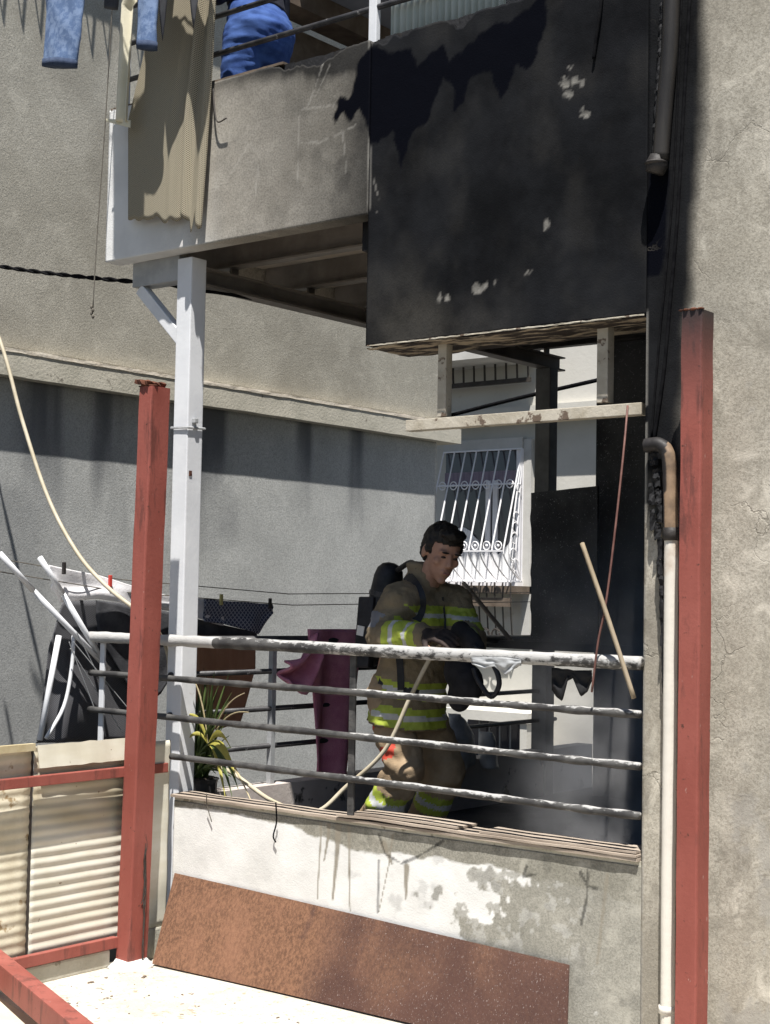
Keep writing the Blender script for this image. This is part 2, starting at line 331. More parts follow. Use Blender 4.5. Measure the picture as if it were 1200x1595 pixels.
M['label_white'] = simple('white_tag', (.62,.62,.6), (.7,.7,.68), 30, .6, 0)

# ================================================================== THE SETTING
g = MB(); nx, ny = 60, 60
def gh(u, v): return (-60+90*u, -45+75*v, 0)
gm = MB(); gm.add([gh(0,0), gh(1,0), gh(1,1), gh(0,1)], [(0,1,2,3)]); struct(gm.build('ground', simple('dull_asphalt', (.055,.053,.05), (.085,.082,.077), 1.5, .95, .4, 40), base=(0,0,0)))
tm = MB().sheet(lambda u, v: (-5.46+4.6*u, -2.6+2.602*v, .004+.002*vnoise((u*9, v*6, 1))), 60, 40, .008); struct(tm.build('terrace_floor', M['ground'], smooth=True))
def to_wall(poly, **pl):
    """photo outline -> (X,Z) outline on the facade plane"""
    return [(q.x, q.z) for q in (P(a, b, **pl) for a, b in poly)]
def wallpiece(name, axis, a0, a1, z0, z1, f0, f1, mat, parent, res=.012, paint=None, rough=.002, topfn=None):
    """wall block. axis 'x': front faces -Y at Y=f0, body to Y=f1. axis 'y': front faces +X at X=f0, body to X=f1."""
    na = max(2, int((a1-a0)/res)); nz = max(2, int((z1-z0)/res))
    a = np.linspace(a0, a1, na+1); z = np.linspace(z0, z1, nz+1); A, Z = np.meshgrid(a, z); A = A.copy(); Z = Z.copy()
    if topfn is not None: Z = z0+(Z-z0)*((topfn(A)-z0)/(z1-z0))
    D = (fbm(A*3+5, Z*3+9, 3)-.5)*rough*3+(fbm(A*14, Z*14, 5)-.5)*rough
    at = dict(soot=np.zeros_like(A), dark_patch=np.zeros_like(A), peel=np.zeros_like(A), dirt=np.zeros_like(A), paint=np.zeros_like(A), line=np.zeros_like(A))
    if paint: at.update(paint(A, Z))
    D = D+at['peel']*.004
    E = np.minimum(np.minimum(A-a0, a1-A), np.minimum(Z-z0, z1-Z)); D = np.where(E < 1e-6, 0, D)
    n1 = na+1; cnt = A.size; front = f0+D if axis == 'x' else f0-D
    if axis == 'x': vs = np.stack([A, front, Z], -1).reshape(-1, 3)
    else: vs = np.stack([front, A, Z], -1).reshape(-1, 3)
    idx = np.arange(cnt).reshape(nz+1, n1); q = np.stack([idx[:-1, :-1], idx[:-1, 1:], idx[1:, 1:], idx[1:, :-1]], -1).reshape(-1, 4)
    # body: ring of border verts copied to the back
    ring = list(idx[0, :])+list(idx[1:, -1])+list(idx[-1, -2::-1])+list(idx[-2:0:-1, 0])
    bk = vs[ring].copy(); bk[:, 1 if axis == 'x' else 0] = f1
    b0 = cnt; m = len(ring); fs = [tuple(int(t) for t in r) for r in q]
    for i in range(m): j = (i+1) % m; fs.append((int(ring[j]), int(ring[i]), b0+i, b0+j))
    fs.append(tuple(b0+i for i in range(m-1, -1, -1)))
    mb = MB(); mb.v = [tuple(r) for r in np.concatenate([vs, bk])]; mb.f = fs; mb.m = [0]*len(fs)
    ats = {k: np.concatenate([t.reshape(-1), t.reshape(-1)[ring]]) for k, t in at.items()}
    o = mb.build(name, mat, parent, attrs=ats)
    o.data.polygons.foreach_set('use_smooth', [True]*len(q)+[False]*(len(fs)-len(q)))
    return o

XL, XR, XC = -5.335, -2.812, -4.2          # opening left, opening right, joint between pale and black panel
# ---------------------------------------------------------------- burnt building
bld = thing('balcony_building', (-4, .5, 0), 'fire-damaged concrete building with soot-black balcony and grey rendered wall', 'building')
patchpoly = to_wall([(520,185),(530,145),(545,155),(560,95),(580,72),(605,80),(640,75),(650,100),(690,68),(700,95),(720,80),(745,55),(775,35),(800,30),(850,-10),(853,30),(840,70),(822,110),(805,100),(780,160),(765,110),(750,115),(735,120),(720,160),(708,172),(705,130),(690,122),(675,165),(665,195),(645,205),(632,240),(625,260),(617,225),(612,205),(590,222),(577,222),(570,190),(560,170),(545,190),(535,175),(522,195)], Y=0)
def patchmask(A, Z):  # jagged darker, smoother patches along the top of both panels
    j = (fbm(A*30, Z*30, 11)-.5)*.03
    return sstep(.006, -.006, sdpoly(A, Z, patchpoly)+j)
spots = [(880,130,8),(894,126,7),(906,126,6),(886,146,6),(912,178,5),(909,170,4),(744,450,11),(754,444,6),(771,440,4),(686,462,5),(696,463,5),(822,425,4),(828,420,3),(852,352,4),(893,346,3),(886,106,3)]
def spotmask(A, Z, lst):
    k = np.zeros_like(A); j = (fbm(A*45, Z*45, 17)-.5)*.045
    for x, y, r in lst:
        c = P(x, y, Y=0); k = np.maximum(k, sstep(.004, -.003, np.hypot(A-c.x, (Z-c.z))-r*.0026+j))
    return k
def stroke(A, Z, pts, wd, taper=0):
    d = np.full(A.shape, 9.); q = to_wall(pts, Y=0); m = len(q)-1
    for i, ((ax, ay), (bx, by)) in enumerate(zip(q[:-1], q[1:])):
        ex, ey = bx-ax, by-ay; t = np.clip(((A-ax)*ex+(Z-ay)*ey)/(ex*ex+ey*ey), 0, 1)
        d = np.minimum(d, np.hypot(A-ax-ex*t, Z-ay-ey*t)/(1-taper*(i+t)/m))
    return sstep(wd, wd*.5, d+(fbm(A*25, Z*9, 23)-.5)*.012)
def p_dark(A, Z):
    s = 1-sstep(3.30, 2.86, Z)*.085*sstep(.35, .75, fbm(A*3, Z*3.5, 2))-.02*sstep(.4, .8, fbm(A*7, Z*5, 4))
    ln = np.zeros_like(A)
    pe = spotmask(A, Z, spots)*(.15+.65*fbm(A*50, Z*50, 6))
    for pts in ([(577,330),(577,225),(578,60)], [(587,335),(590,310),(583,280)]): ln = np.maximum(ln, stroke(A, Z, pts, .004)*.25)
    streak = 0*sstep(.62, .8, fbm(A*22, Z*1.5, 8))*.03
    return dict(soot=np.clip(s-streak, 0, 1), dark_patch=patchmask(A, Z), peel=np.clip(pe, 0, 1), line=ln)
topf = lambda A: 4.215-(.05*sstep(.45, .75, fbm(A*7, A*0+3, 21))+.012*fbm(A*40, A*0, 5))*sstep(-4.9, -4.6, A)
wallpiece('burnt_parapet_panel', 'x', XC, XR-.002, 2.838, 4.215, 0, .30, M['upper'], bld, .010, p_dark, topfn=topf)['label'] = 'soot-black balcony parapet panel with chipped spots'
def p_left(A, Z):
    t = (A+5.55)/(XC+5.55)
    nz = fbm(A*3, Z*3, 31)
    s = (1-.25**np.clip(t*1.15-.15+(nz-.5)*.30, 0, 1.05))+sstep(.12, 0, topf(A)-Z+(nz-.5)*.14)*.5*sstep(-.1, .4, t)+sstep(.5, .8, fbm(A*8, Z*8, 33))*.10*sstep(0, .3, t)
    s = s+sstep(.25, .0, np.abs(A-XC))*.16
    pa = sstep(.42, -.10, t+(Z-3.43)*.25+(fbm(A*6, Z*6, 35)-.5)*.12)
    pe = np.zeros_like(A)
    for pts in ([(503,100),(490,140),(478,170)], [(515,100),(492,150)], [(466,180),(462,330)], [(398,305),(405,240),(380,220)], [(468,222),(500,222),(545,200),(555,195)], [(535,205),(540,270)], [(360,270),(385,230),(400,215)], [(470,170),(520,165)], [(575,60),(574,330)]): pe = np.maximum(pe, stroke(A, Z, pts, .0042)*.30*(.3+1.2*fbm(A*9, Z*9, 71)))
    return dict(soot=np.clip(s, 0, .95), dark_patch=patchmask(A, Z), paint=pa, line=pe)
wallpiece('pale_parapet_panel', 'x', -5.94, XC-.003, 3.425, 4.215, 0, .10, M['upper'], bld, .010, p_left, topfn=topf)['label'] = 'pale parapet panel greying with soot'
k = MB().box((-5.935, .10, 3.47), (-5.83, 3.95, 4.2)); k.build('side_parapet', M['upper'], bld)
# lintel underside strip with flaked paint
k = MB()
def lint(u, v): 
    x = XC+.004+u*(XR-XC-.008); y = .004+v*.30; return (x, y, 2.832-.012*max(0, vnoise((x*9, y*16, 0))))
k.sheet(lint, 60, 14, .006); k.build('lintel_underside', M['flaked'], bld, smooth=True)
k = MB()
k.sheet(lambda u, v: (-4.19+1.37*u, -.003-.002*vnoise((u*30, v*3, 0)), 2.840-.006*v-.002*vnoise((u*50, 2, 1))), 70, 2, .003); k.build('drip_edge', M['frame_white'], bld)
# coping: brown edging on the pale panel, broken black cement beyond it
k = MB().sheet(lambda u, v: (-5.93+1.2*u, .0-.004*vnoise((u*20, v, 2))+.098*v, 4.2175+.003*vnoise((u*25, v*2, 6))), 50, 3, .012); k.build('coping', M['wood_trim'], bld)
for i in range(40):
    x = -4.735+i*.05
    if x > XR-.06: break
    h = .002+.012*abs(vnoise((x*9, 3, 1))); k = MB().box((x, .012+.012*random.random(), 4.13), (x+.052, .29 if x > XC else .095, 4.208+h))
    for q in k.v: q += Vector((.006*vnoise(q*40, 1, 2), .008*vnoise(q*30), .009*vnoise(q*35, 1, 4)))
    k.build('coping_piece', M['burnt'] if random.random() < .8 else M['burnt_steel'], bld)
# right-hand wall and column
def p_right(A, Z):
    x0 = A-XR; nz = fbm(A*2.2, Z*2.2, 41); nz2 = fbm(A*9, Z*9, 43)
    edge = .20+.04*sstep(2.3, 4.2, Z)-.14*sstep(2.62, 2.05, Z)
    gg = np.clip((x0-.10-.02*sstep(2.7, 3.6, Z)+(nz-.5)*.05+(nz2-.5)*.03)/(.10+.04*sstep(2.6, 4, Z)), 0, 1); s = (1-(30.**gg-1)/29.)*.995
    s = s*np.where(x0 < .16, sstep(2.02, 2.22, Z+(nz2-.5)*.25), 1)+sstep(.75, .10, x0)*sstep(2.2, 3.4, Z)*.26*(.35+nz)
    s = s*sstep(1.9, 2.15, Z+(nz-.5)*.3)
    jamb = sstep(.012, .004, x0)*(fbm(A*0, Z*11, 44) > .40)*sstep(2.86, 2.83, Z)
    wt = sstep(.006, -.006, sdpoly(A, Z, to_wall([(1010,265),(1046,262),(1040,330),(1036,400),(1028,430),(1005,432),(998,442),(999,390),(1005,380),(1008,320)], Y=0))+(nz2-.5)*.03)
    d = sstep(.56, .72, fbm(A*5, Z*2.4, 45))*.45*sstep(2.2, .6, Z)
    d = np.maximum(d, sstep(.19, .12, x0)*sstep(.5, .62, fbm(A*7, Z*3, 47)+.12*sstep(.9, .4, Z))*.5)
    pe = spotmask(A, Z, [(1165,600,5),(1170,640,7),(1080,478,5),(1090,473,4)])*.3
    li = sstep(.60, .70, fbm(A*4.2, Z*4.2, 49))*sstep(1.9, .9, Z)*sstep(.25, .4, x0)
    pe = np.maximum(pe, jamb*.8); pe = np.maximum(pe, sstep(.575, .63, .6*fbm(A*7, Z*4, 72)+.4*fbm(A*28, Z*28, 73))*sstep(1.7, .9, Z)*sstep(.28, .36, x0)*.55)
    d = np.maximum(d, sstep(.56, .63, .55*fbm(A*6, Z*6, 74)+.45*fbm(A*26, Z*26, 75))*sstep(1.5, .7, Z)*sstep(.26, .36, x0)*.7)
    return dict(soot=np.clip(s, 0, .995), dark_patch=wt, dirt=np.clip(d, 0, 1), peel=np.clip(pe, 0, 1), paint=li*0)
wallpiece('facade_wall', 'x', XR, -1.2, 0, 5.4, 0, .30, M['concrete'], bld, .0125, p_right, rough=.0015)['label'] = 'grey rendered wall with soot fading to the right'
# lower parapet
def p_low(A, Z):
    nz = fbm(A*4, Z*4, 51); nz2 = fbm(A*13, Z*13, 53); nz3 = fbm(A*2.2, Z*2.2, 59)
    pa = np.ones_like(A)
    edge = np.interp(A, [-5.4,-4.75,-4.55,-4.35,-4.15,-3.9,-3.5,-3.0,-2.8], [.715,.715,.70,.665,.64,.655,.66,.63,.6])
    pa = pa*sstep(-.006, .004, edge-Z+(nz2-.5)*.05)
    pa = pa*(1-sstep(-3.52, -3.44, A+(nz-.5)*1.5+(nz2-.5)*.8+(fbm(A*32, Z*32, 57)-.5)*.4-(Z-.45)*.35)*.92)
    pa = np.maximum(pa, sstep(.515, .535, nz2*.5+nz3*.15+.35*fbm(A*30, Z*30, 58))*sstep(-2.92, -3.15, A)*sstep(.28,.4,Z)*.32*(Z < edge))
    dr = np.zeros_like(A)
    for pts, wd in (([(500,1262),(500,1300),(494,1400)], .016), ([(512,1262),(512,1300),(505,1340)], .020), ([(528,1265),(526,1320),(518,1400)], .034), ([(544,1270),(544,1350),(545,1420)], .016), ([(612,1300),(606,1345),(590,1420)], .009), ([(598,1315),(610,1345)], .03), ([(633,1350),(632,1400)], .022)):
        dr = np.maximum(dr, stroke(A, Z, pts, wd*.8, .7)*.9)
    ck = np.zeros_like(A)
    for pts in ([(590,1300),(600,1330),(625,1345),(650,1335),(690,1310)], [(905,1360),(915,1380),(930,1385)], [(590,1340),(588,1420)], [(820,1350),(815,1365),(835,1362)], [(915,1355),(914,1400),(905,1440)]): ck = np.maximum(ck, stroke(A, Z, pts, .007)*.75)
    so = np.clip(sstep(.60, .74, nz2)*.22*sstep(-4.6, -4.1, A)+ck*.8, 0, 1)
    dr = np.maximum(dr, stroke(A, Z, [(946,1362),(930,1500)], .012)*.6)
    return dict(paint=np.clip(pa*(1-.10*sstep(.5,.7,nz)), 0, 1), dirt=np.clip(dr+sstep(.6,.72,nz3)*.25*(pa < .5), 0, 1), soot=so, peel=np.clip(0*A, 0, 1))
wallpiece('parapet_wall', 'x', XL, XR-.002, 0, .745, .002, .14, M['white_plaster'], bld, .0065, p_low, rough=.0015)['label'] = 'white plastered low parapet wall with drips and flaking patches'
# sill: mortar strip and stacked planks
def plank(x0, x1, z, dy, th, y0=-.014, y1=.13, sag=0, nm='plank', mat='timber'):
    k = MB()
    def fn(u, v): 
        x = x0+(x1-x0)*u; return (x, y0+dy+(y1-y0)*v+.004*vnoise((x*6, v, z*50)), z+sag*math.sin(u*math.pi)+.004*vnoise((x*5, v*2, z*90)))
    k.sheet(fn, 40, 3, th); return k.build(nm, M[mat], bld)
MB().box((XL, .004, .7455), (XR-.004, .138, .762)).build('sill_bed', M['base_block'], bld)
plank(XL-.012, -4.26, .770, 0, .012); plank(-4.36, XR-.01, .768, -.002, .012)
plank(-4.30, -3.62, .782, -.006, .010, sag=.004); plank(-4.24, -3.66, .796, .006, .009, sag=.006)
plank(-3.7, XR-.012, .782, -.006, .009); plank(-3.55, XR-.02, .794, .006, .008)
# balcony floor, side parapet, house walls
MB().box((-5.5, .14, .28), (-2.0, 4.2, .45)).build('floor_slab', M['burnt_wall'], bld)
MB().box((-5.52, .12, .0), (-5.40, 4.0, .745)).build('side_low_wall', simple('sooty_plaster', (.42,.37,.34), (.52,.47,.43), 3, .9, .3, 40, spots=(5,.6,(.07,.065,.06))), bld)
HW = 3.62
MB().box((-5.17, HW, .45), (-2.5, HW+.2, 3.56)).build('house_wall', M['burnt_wall'], bld)
MB().box((XR+.02, .30, .45), (XR+.2, HW-.002, 3.56)).build('inner_side_wall', M['burnt_wall'], bld)
MB().box((-5.82, .102, 3.565), (XC-.004, HW+.3, 3.60)).build('soffit', M['soffit'], bld)
MB().box((XC-.002, .302, 3.56), (XR-.004, HW+.3, 3.60)).build('burnt_soffit', M['burnt'], bld)
MB().box((-5.82, .102, 3.604), (XR-.004, HW+.3, 3.78)).build('upper_floor', M['burnt_wall'], bld)
for i, y in enumerate((.45, 1.05, 1.65, 2.25, 2.85, 3.45)):
    k = MB().box((-5.80, y, 3.42), (-4.30, y+.006, 3.562)).box((-5.80, y-.028, 3.415), (-4.30, y+.034, 3.425))
    k.build('joist', M['joist'] if i < 3 else M['burnt_steel'], bld)
    MB().box((-5.47, y-.02, 3.373), (-5.455, y+.03, 3.414)).build('joist_bracket', M['joist'], bld)
    k = MB().box((-4.298, y-.03, 3.36), (XR-.01, y+.03, 3.558)); k.build('burnt_joist', M['burnt'], bld)
k = MB().box((-5.47, .10, 3.287), (-5.455, HW-.01, 3.365)).box((-5.50, .10, 3.278), (-5.41, HW-.01, 3.289)).box((-5.50, .10, 3.363), (-5.41, HW-.01, 3.372)); k.build('edge_beam', M['joist'], bld)
k = MB().box((-5.84, .10, 3.30), (-5.50, .19, 3.424)); k.build('corner_beam', M['rail_grey'], bld)
k = MB().box((-4.33, .12, 3.30), (-4.22, HW-.01, 3.558)); k.build('cross_beam', M['burnt'], bld)
k = MB().box((-5.50, 3.38, .45), (-5.385, 3.48, 3.275)); k.build('rear_post', simple('smoked_grey_steel', (.085,.085,.085), (.14,.14,.138), 5, .6, .2), bld, bevel=.006)
# upper storey behind the parapet
MB().box((-4.3, 1.6, 3.785), (-2.2, 1.8, 6.2)).build('upper_house_wall', M['house_grey'], bld)
MB().box((-5.70, .9, 4.98), (-5.52, 3.6, 5.10)).build('roof_beam', M['wood_trim'], bld)
MB().box((-5.74, .95, 5.102), (-4.302, 3.6, 5.14)).build('porch_roof', M['house_grey'], bld)
MB().box((-5.80, .98, 3.785), (-5.75, 3.6, 4.975)).build('side_screen', M['wood_trim'], bld)
MB().box((-5.66, 3.3, 3.785), (-5.56, 3.4, 4.978)).build('porch_post', M['white_steel'], bld)

# ---------------------------------------------------------------- white post with brace
wp = thing('steel_post', (-5.43, .08, 0), 'white square steel post carrying the upper balcony corner', 'post')
MB().box((-5.485, .075, .0), (-5.383, .178, 3.40)).build('shaft', M['white_steel'], wp, bevel=.006)
a = P(206, 428, Y=.13); b = P(275, 497, Y=.13); MB().bar((-5.80, .13, 3.29), (-5.47, .13, 2.98), .06, .05, (0,1,0)).build('brace', M['white_steel'], wp, bevel=.004)
k = MB(); z = P(280, 666, Y=.08).z
k.tube([(-5.492,.068,z), (-5.376,.068,z-.004), (-5.376,.185,z), (-5.492,.185,z)], .006, 6, closed=True); k.build('wire_tie', M['rail_grey'], wp)
MB().box((-5.382, .10, z+.02), (-5.360, .125, z+.045)).build('bolt', M['rail_grey'], wp, bevel=.004)
MB().box((-5.388, .09, z-.24), (-5.379, .108, z-.215)).build('bolt', M['rust_flake'], wp)

# ---------------------------------------------------------------- red posts
def red_post(b, t, w, d, label, cap, soot=0):
    r = thing('red_post', (b[0], b[1], 0), label, 'post', 'red painted steel posts')
    b = Vector(b); t = Vector(t); n = 60; mb = MB(); at = []
    # two lipped channels welded into a box: closed outline with a groove on front and side
    g_ = .004; ol = [(-w/2, -d/2), (w/2-.008, -d/2), (w/2-.002, -d/2+.002), (w/2, -d/2+.008), (w/2, d/2), (-w/2, d/2)]
    m = len(ol)
    for i in range(n+1):
        c = b.lerp(t, i/n)+Vector((.002*vnoise((i*.3, 1, b.x)), .002*vnoise((i*.3, 5, b.x)), 0))
        for x, y in ol: mb.v.append(c+Vector((x, y, 0))); at.append(soot*max(0, 1-(t.z-c.z)/.42)**1.2)
    for i in range(n):
        for j in range(m): mb.f.append((i*m+j, i*m+(j+1) % m, (i+1)*m+(j+1) % m, (i+1)*m+j)); mb.m.append(0)
    mb.f += [tuple(range(m-1, -1, -1)), tuple(n*m+j for j in range(m))]; mb.m += [0, 0]
    mb.build('shaft', M['red'], r, attrs=dict(soot=at))
    k = MB()
    for i in range(cap):
        a = i/cap; k.ball(t+Vector((w*(-.55+1.1*a), -d*.45+.02*random.random(), .004)), (.010+.006*random.random(), .016, .003+.004*random.random()), nu=7, nv=5)
    k.build('rust_rim', M['rust_flake'], r)
    return r
r1 = red_post((-5.335, -.245, .0), (-5.272, -.250, 2.70), .085, .115, 'leaning red painted steel post beside the corrugated fence', 8)
k = MB()
k.sheet(lambda u, v: (-5.335+.085*u, -.322+.12*v, 2.712+.012*vnoise((u*5, v*5, 2))+.014*(1-u)), 8, 6, .02); k.build('rust_cap', M['rust_flake'], r1)
k = MB().loft([(Vector((-5.335, -.245, z_)), Vector((a_, 0, 0)), Vector((0, a_*1.2, 0))) for z_, a_ in ((.002, .105), (.012, .088), (.026, .074), (.040, .062))], 40)
for q in k.v: q += Vector((.012*vnoise(q*30), .012*vnoise(q*30, 1, 3), .012*vnoise(q*26, 1, 7)))
k.build('mortar_collar', M['mortar'], r1, smooth=True)
r2 = red_post((-2.545, -.115, .0), (-2.538, -.115, 2.80), .082, .09, 'red painted steel post scorched at its top beside the drainpipe', 9, 1.0)
# dry vine wire on the first red post
k = MB()
for s in range(5):
    p0 = P(226, 1285+14*s, X=-5.285); pts = []
    for i in range(9): pts.append(p0+Vector((.006+.008*vnoise((i*.8, s, 1)), .02*vnoise((i*.7, s, 4)), -.045*i*(1+.3*s)+.01*vnoise((i, s, 8)))))
    k.tube(arc(pts, 3), .0022, 5)
k.build('wire_tangle', M['dark_iron'], r1)

# ---------------------------------------------------------------- corrugated fence
fe = thing('corrugated_fence', (-5.4, -.8, 0), 'cream corrugated sheet fence on red steel rails', 'fence')
def corr(y0, y1, z0, z1, x, pitch, amp, nm, mat, dirtz=.62, ripple=0):
    k = MB(); at = []
    nz_ = int((z1-z0)/pitch*10); ny_ = 24
    def fn(u, v):
        y = y0+(y1-y0)*u; z = z0+(z1-z0)*v; tz = z+.012*vnoise((y*4, 0, 3))*v
        return (x+amp*math.sin(2*math.pi*z/pitch)*(1-.4*ripple*max(0, vnoise((y*3, z*2, 9))))+.008*vnoise((y*2, z*2, 1)), y, tz)
    k.sheet(fn, ny_, nz_, .003)
    for q in k.v: at.append(float(np.clip((q.z-dirtz+.05*vnoise((q.y*4, q.z*3, 2)))*9, 0, 1))*(.75+.5*vnoise((q.y*5, q.z*9, 4))))
    return k.build(nm, M[mat], fe, smooth=True, attrs=dict(dirt=at))
corr(-.775, -.155, .10, 1.045, -5.425, .047, .0024, 'corrugated_panel', 'corrugated', .60)
corr(-1.9, -.79, .10, 1.055, -5.428, .047, .0018, 'yellowed_panel', 'yellow_board', .55)
corr(-.20, .0, .15, 1.03, -5.370, .3, .002, 'end_panel', 'corrugated', 3)
k = MB().box((-5.42, -1.9, 1.03), (-5.395, -.79, 1.062)); k.build('top_trim', M['leaf_dry'], fe)
k = MB().sheet(lambda u, v: (-5.409+.012*vnoise((u*5, 1, 3))+.02*v, -.77+.60*u, 1.052-.10*v+.006*vnoise((u*9, 4, 2))), 30, 6, .004); k.build('folded_flashing', M['corrugated'], fe, attrs=dict(dirt=[.35]*len(k.v)))
MB().bar((-5.375, -1.9, .90), (-5.375, -.02, .90), .035, .045).build('upper_rail', M['red'], fe, bevel=.003)
MB().bar((-5.385, -1.9, .118), (-5.385, -.30, .118), .035, .05).build('lower_rail', M['red'], fe, bevel=.003)
MB().box((-5.47, -1.9, 0), (-5.385, -.33, .088)).build('base_block', M['base_block'], fe, bevel=.012)
MB().box((-5.44, -.19, 0), (-5.362, -.005, .15)).build('base_block', M['base_block'], fe, bevel=.012)
MB().box((-5.432, -.789, .09), (-5.424, -.776, 1.04)).build('joint_gap', M['dark_iron'], fe)

# ---------------------------------------------------------------- rusty plate
k = MB(); at = []
C = [Vector((-5.262, -.180, .016)), P(884, 1650, Z=.016), Vector((-5.305, -.010, .405)), Vector((-3.112, -.012, .335))]
def rp(u, v): return (C[0]*(1-u)+C[1]*u)*(1-v)+(C[2]*(1-u)+C[3]*u)*v+Vector((0, .006*math.sin(u*5), .004*vnoise((u*3, v*2, 1))))
k.sheet(rp, 110, 26, .006)
for q in k.v:
    u = (q.x+5.28)/2.17; v = q.z/.37
    a = np.clip((u-.42+.28*vnoise((q.x*3, q.z*4, 4))+.12*(1-v))*3.2, 0, 1)*np.clip(1.5-v*.75+.6*vnoise((q.x*7, q.z*3, 8)), 0, 1)
    a = max(a, .8*np.clip(1-abs(q.x+4.42+.12*(.4-q.z)+.02*vnoise((q.x, q.z*8, 2)))/.02, 0, 1)*(v > .65)); a = max(a, .9*np.clip(1-abs(q.x+4.08+.18*(.4-q.z)+.02*vnoise((q.x, q.z*8, 2)))/.03, 0, 1)); at.append(float(a))
tag(k.build('rusty_plate', M['rust'], smooth=False, attrs=dict(dark_patch=at)), 'rusty steel plate leaning against the white parapet wall', 'metal plate')  # wet parts of the plate, darker and smoother
# foreground beam, plank, debris
a = P(-40, 1462, Z=.30); b = P(160, 1640, Z=.30)
tag(MB().bar(P(-70, 1450, Z=.16), P(170, 1652, Z=.16), .075, .10).build('red_beam', M['red'], bevel=.004, attrs=None), 'red painted steel beam lying on the pale terrace floor', 'beam')
tag(MB().bar(P(-40, 1560, Z=.03), P(90, 1650, Z=.03), .16, .05).build('wood_plank', M['yellow_board'], bevel=.004), 'pale wooden plank lying under the red beam', 'plank')
k = MB()
for i in range(700):
    x = random.uniform(-5.3, -3.2); y = -.33-abs(random.gauss(0, .45))-.15*(x+5.3)*.4; s = abs(random.gauss(0, .0035))+.0015
    if x < -5.28: continue
    a = random.random()*3.1; d = Vector((math.cos(a), math.sin(a), 0))*s*random.uniform(1, 2.6); e = Vector((-math.sin(a), math.cos(a), 0))*s; c = Vector((x, y, .0085)); h = Vector((0,0,s*.5))
    k.add([c-d-e, c+d-e*.7, c+d*.8+e, c-d+e*.8, c-d*.8-e*.7+h, c+d*.7-e*.6+h, c+d*.6+e*.7+h, c-d*.7+e*.6+h], [(0,3,2,1),(4,5,6,7),(0,1,5,4),(1,2,6,5),(2,3,7,6),(3,0,4,7)], random.choice((0,1,1,2,1)))
o = k.build('debris', [M['wood_trim'], M['mortar'], M['base_block']]); tag(o, 'small chips of debris strewn over the terrace floor', 'debris', kind='stuff')

# ---------------------------------------------------------------- neighbour building on the left
XN = -7.5; YN = 5.2
nb = thing('neighbour_building', (XN-.5, 2, 0), 'beige stucco house with grey lower wall and projecting cornice', 'building')
def p_n(A, Z): return dict(dirt=sstep(.55, .75, fbm(A*1.5, Z*1.5, 61))*.25)
wallpiece('upper_wall', 'y', -3.2, YN, 3.195, 7.2, XN-.06, XN-1.2, M['neighbour'], nb, .03, p_n, rough=.0008)
def p_nl(A, Z):
    s = sstep(.48, .70, fbm(A*3.2, Z*.35, 63))*sstep(2.1, 3.0, Z+(fbm(A*6, Z, 65)-.5)*.9)*.85
    s = np.maximum(s, sstep(.55, .7, fbm(A*1.2, Z*.9, 67))*.3)
    return dict(dirt=s)
wallpiece('lower_wall', 'y', -3.2, YN-.08, 0, 3.04, XN-.105, XN-1.2, M['neighbour_low'], nb, .03, p_nl, rough=.0008)
k = MB().sheet(lambda u, v: (XN+.002+.001*vnoise((u*40, v, 1)), -3.2+(YN+.12+3.2)*u, 3.035+.15*v+.004*vnoise((u*30, v*2, 5))), 160, 3, .28)
for q in k.v: q.x -= .14
k.build('cornice', M['cornice'], nb)
k = MB().sheet(lambda u, v: (XN+.002+.002*vnoise((u*90, v, 1)), -3.2+(YN+.14+3.2)*u, 3.180+.024*v+.004*vnoise((u*60, v*2, 5))), 220, 2, .05)
for q in k.v: q.x -= .02
k.build('cornice_edge', M['cornice_edge'], nb)
# eave with laundry brackets higher up on the neighbour's wall (they throw the zig-zag shade)
zt = 6.39
MB().box((XN-.06, -3.2, zt), (XN+.16, YN, zt+.12)).build('eave_slab', M['cornice'], nb)
for i in range(16):
    y = -.73+i*.14+.012*vnoise((i*3.1, 1, 1)); p0 = Vector((XN+.14, y, zt+.01))
    k = MB().tube([p0+Vector((0,-.075,0)), p0+Vector((.0,.0,-.34)), p0+Vector((0,.02,0))], .008, 5); k.build('bracket', M['dark_iron'], nb)

# ---------------------------------------------------------------- far building
YF = 8.0
fb = thing('far_building', (-9, YF+.5, 0), 'cream plastered house behind the balcony with barred window', 'building')
lz = P(800, 640, Y=YF).z
MB().box((-16, YF+.10, 0), (-5, YF+.6, lz)).build('lower_wall', M['far'], fb)
MB().box((-16, YF-.03, lz+.002), (-5, YF+.6, 5.6)).build('upper_wall', M['far'], fb)
MB().box((-16, YF-.10, lz-.10), (-5, YF-.032, lz+.03)).build('ledge', M['far'], fb)
za = P(825, 591, Y=YF-.2).z; zb = P(825, 562, Y=YF-.2).z; xr = P(826, 580, Y=YF-.2).x
MB().bar((-11, YF-.2, za), (xr, YF-.2, za), .05, .045).build('balcony_rail', M['dark_iron'], fb)
for i in range(14):
    x = xr-.02-i*.135; MB().bar((x, YF-.2, za), (x-.02, YF-.2, zb+.35), .016, .016).build('baluster', M['dark_iron'], fb)
MB().box((-11, YF-.62, zb), (xr+.02, YF-.035, zb+.14)).build('balcony_slab', M['far_trim'], fb)
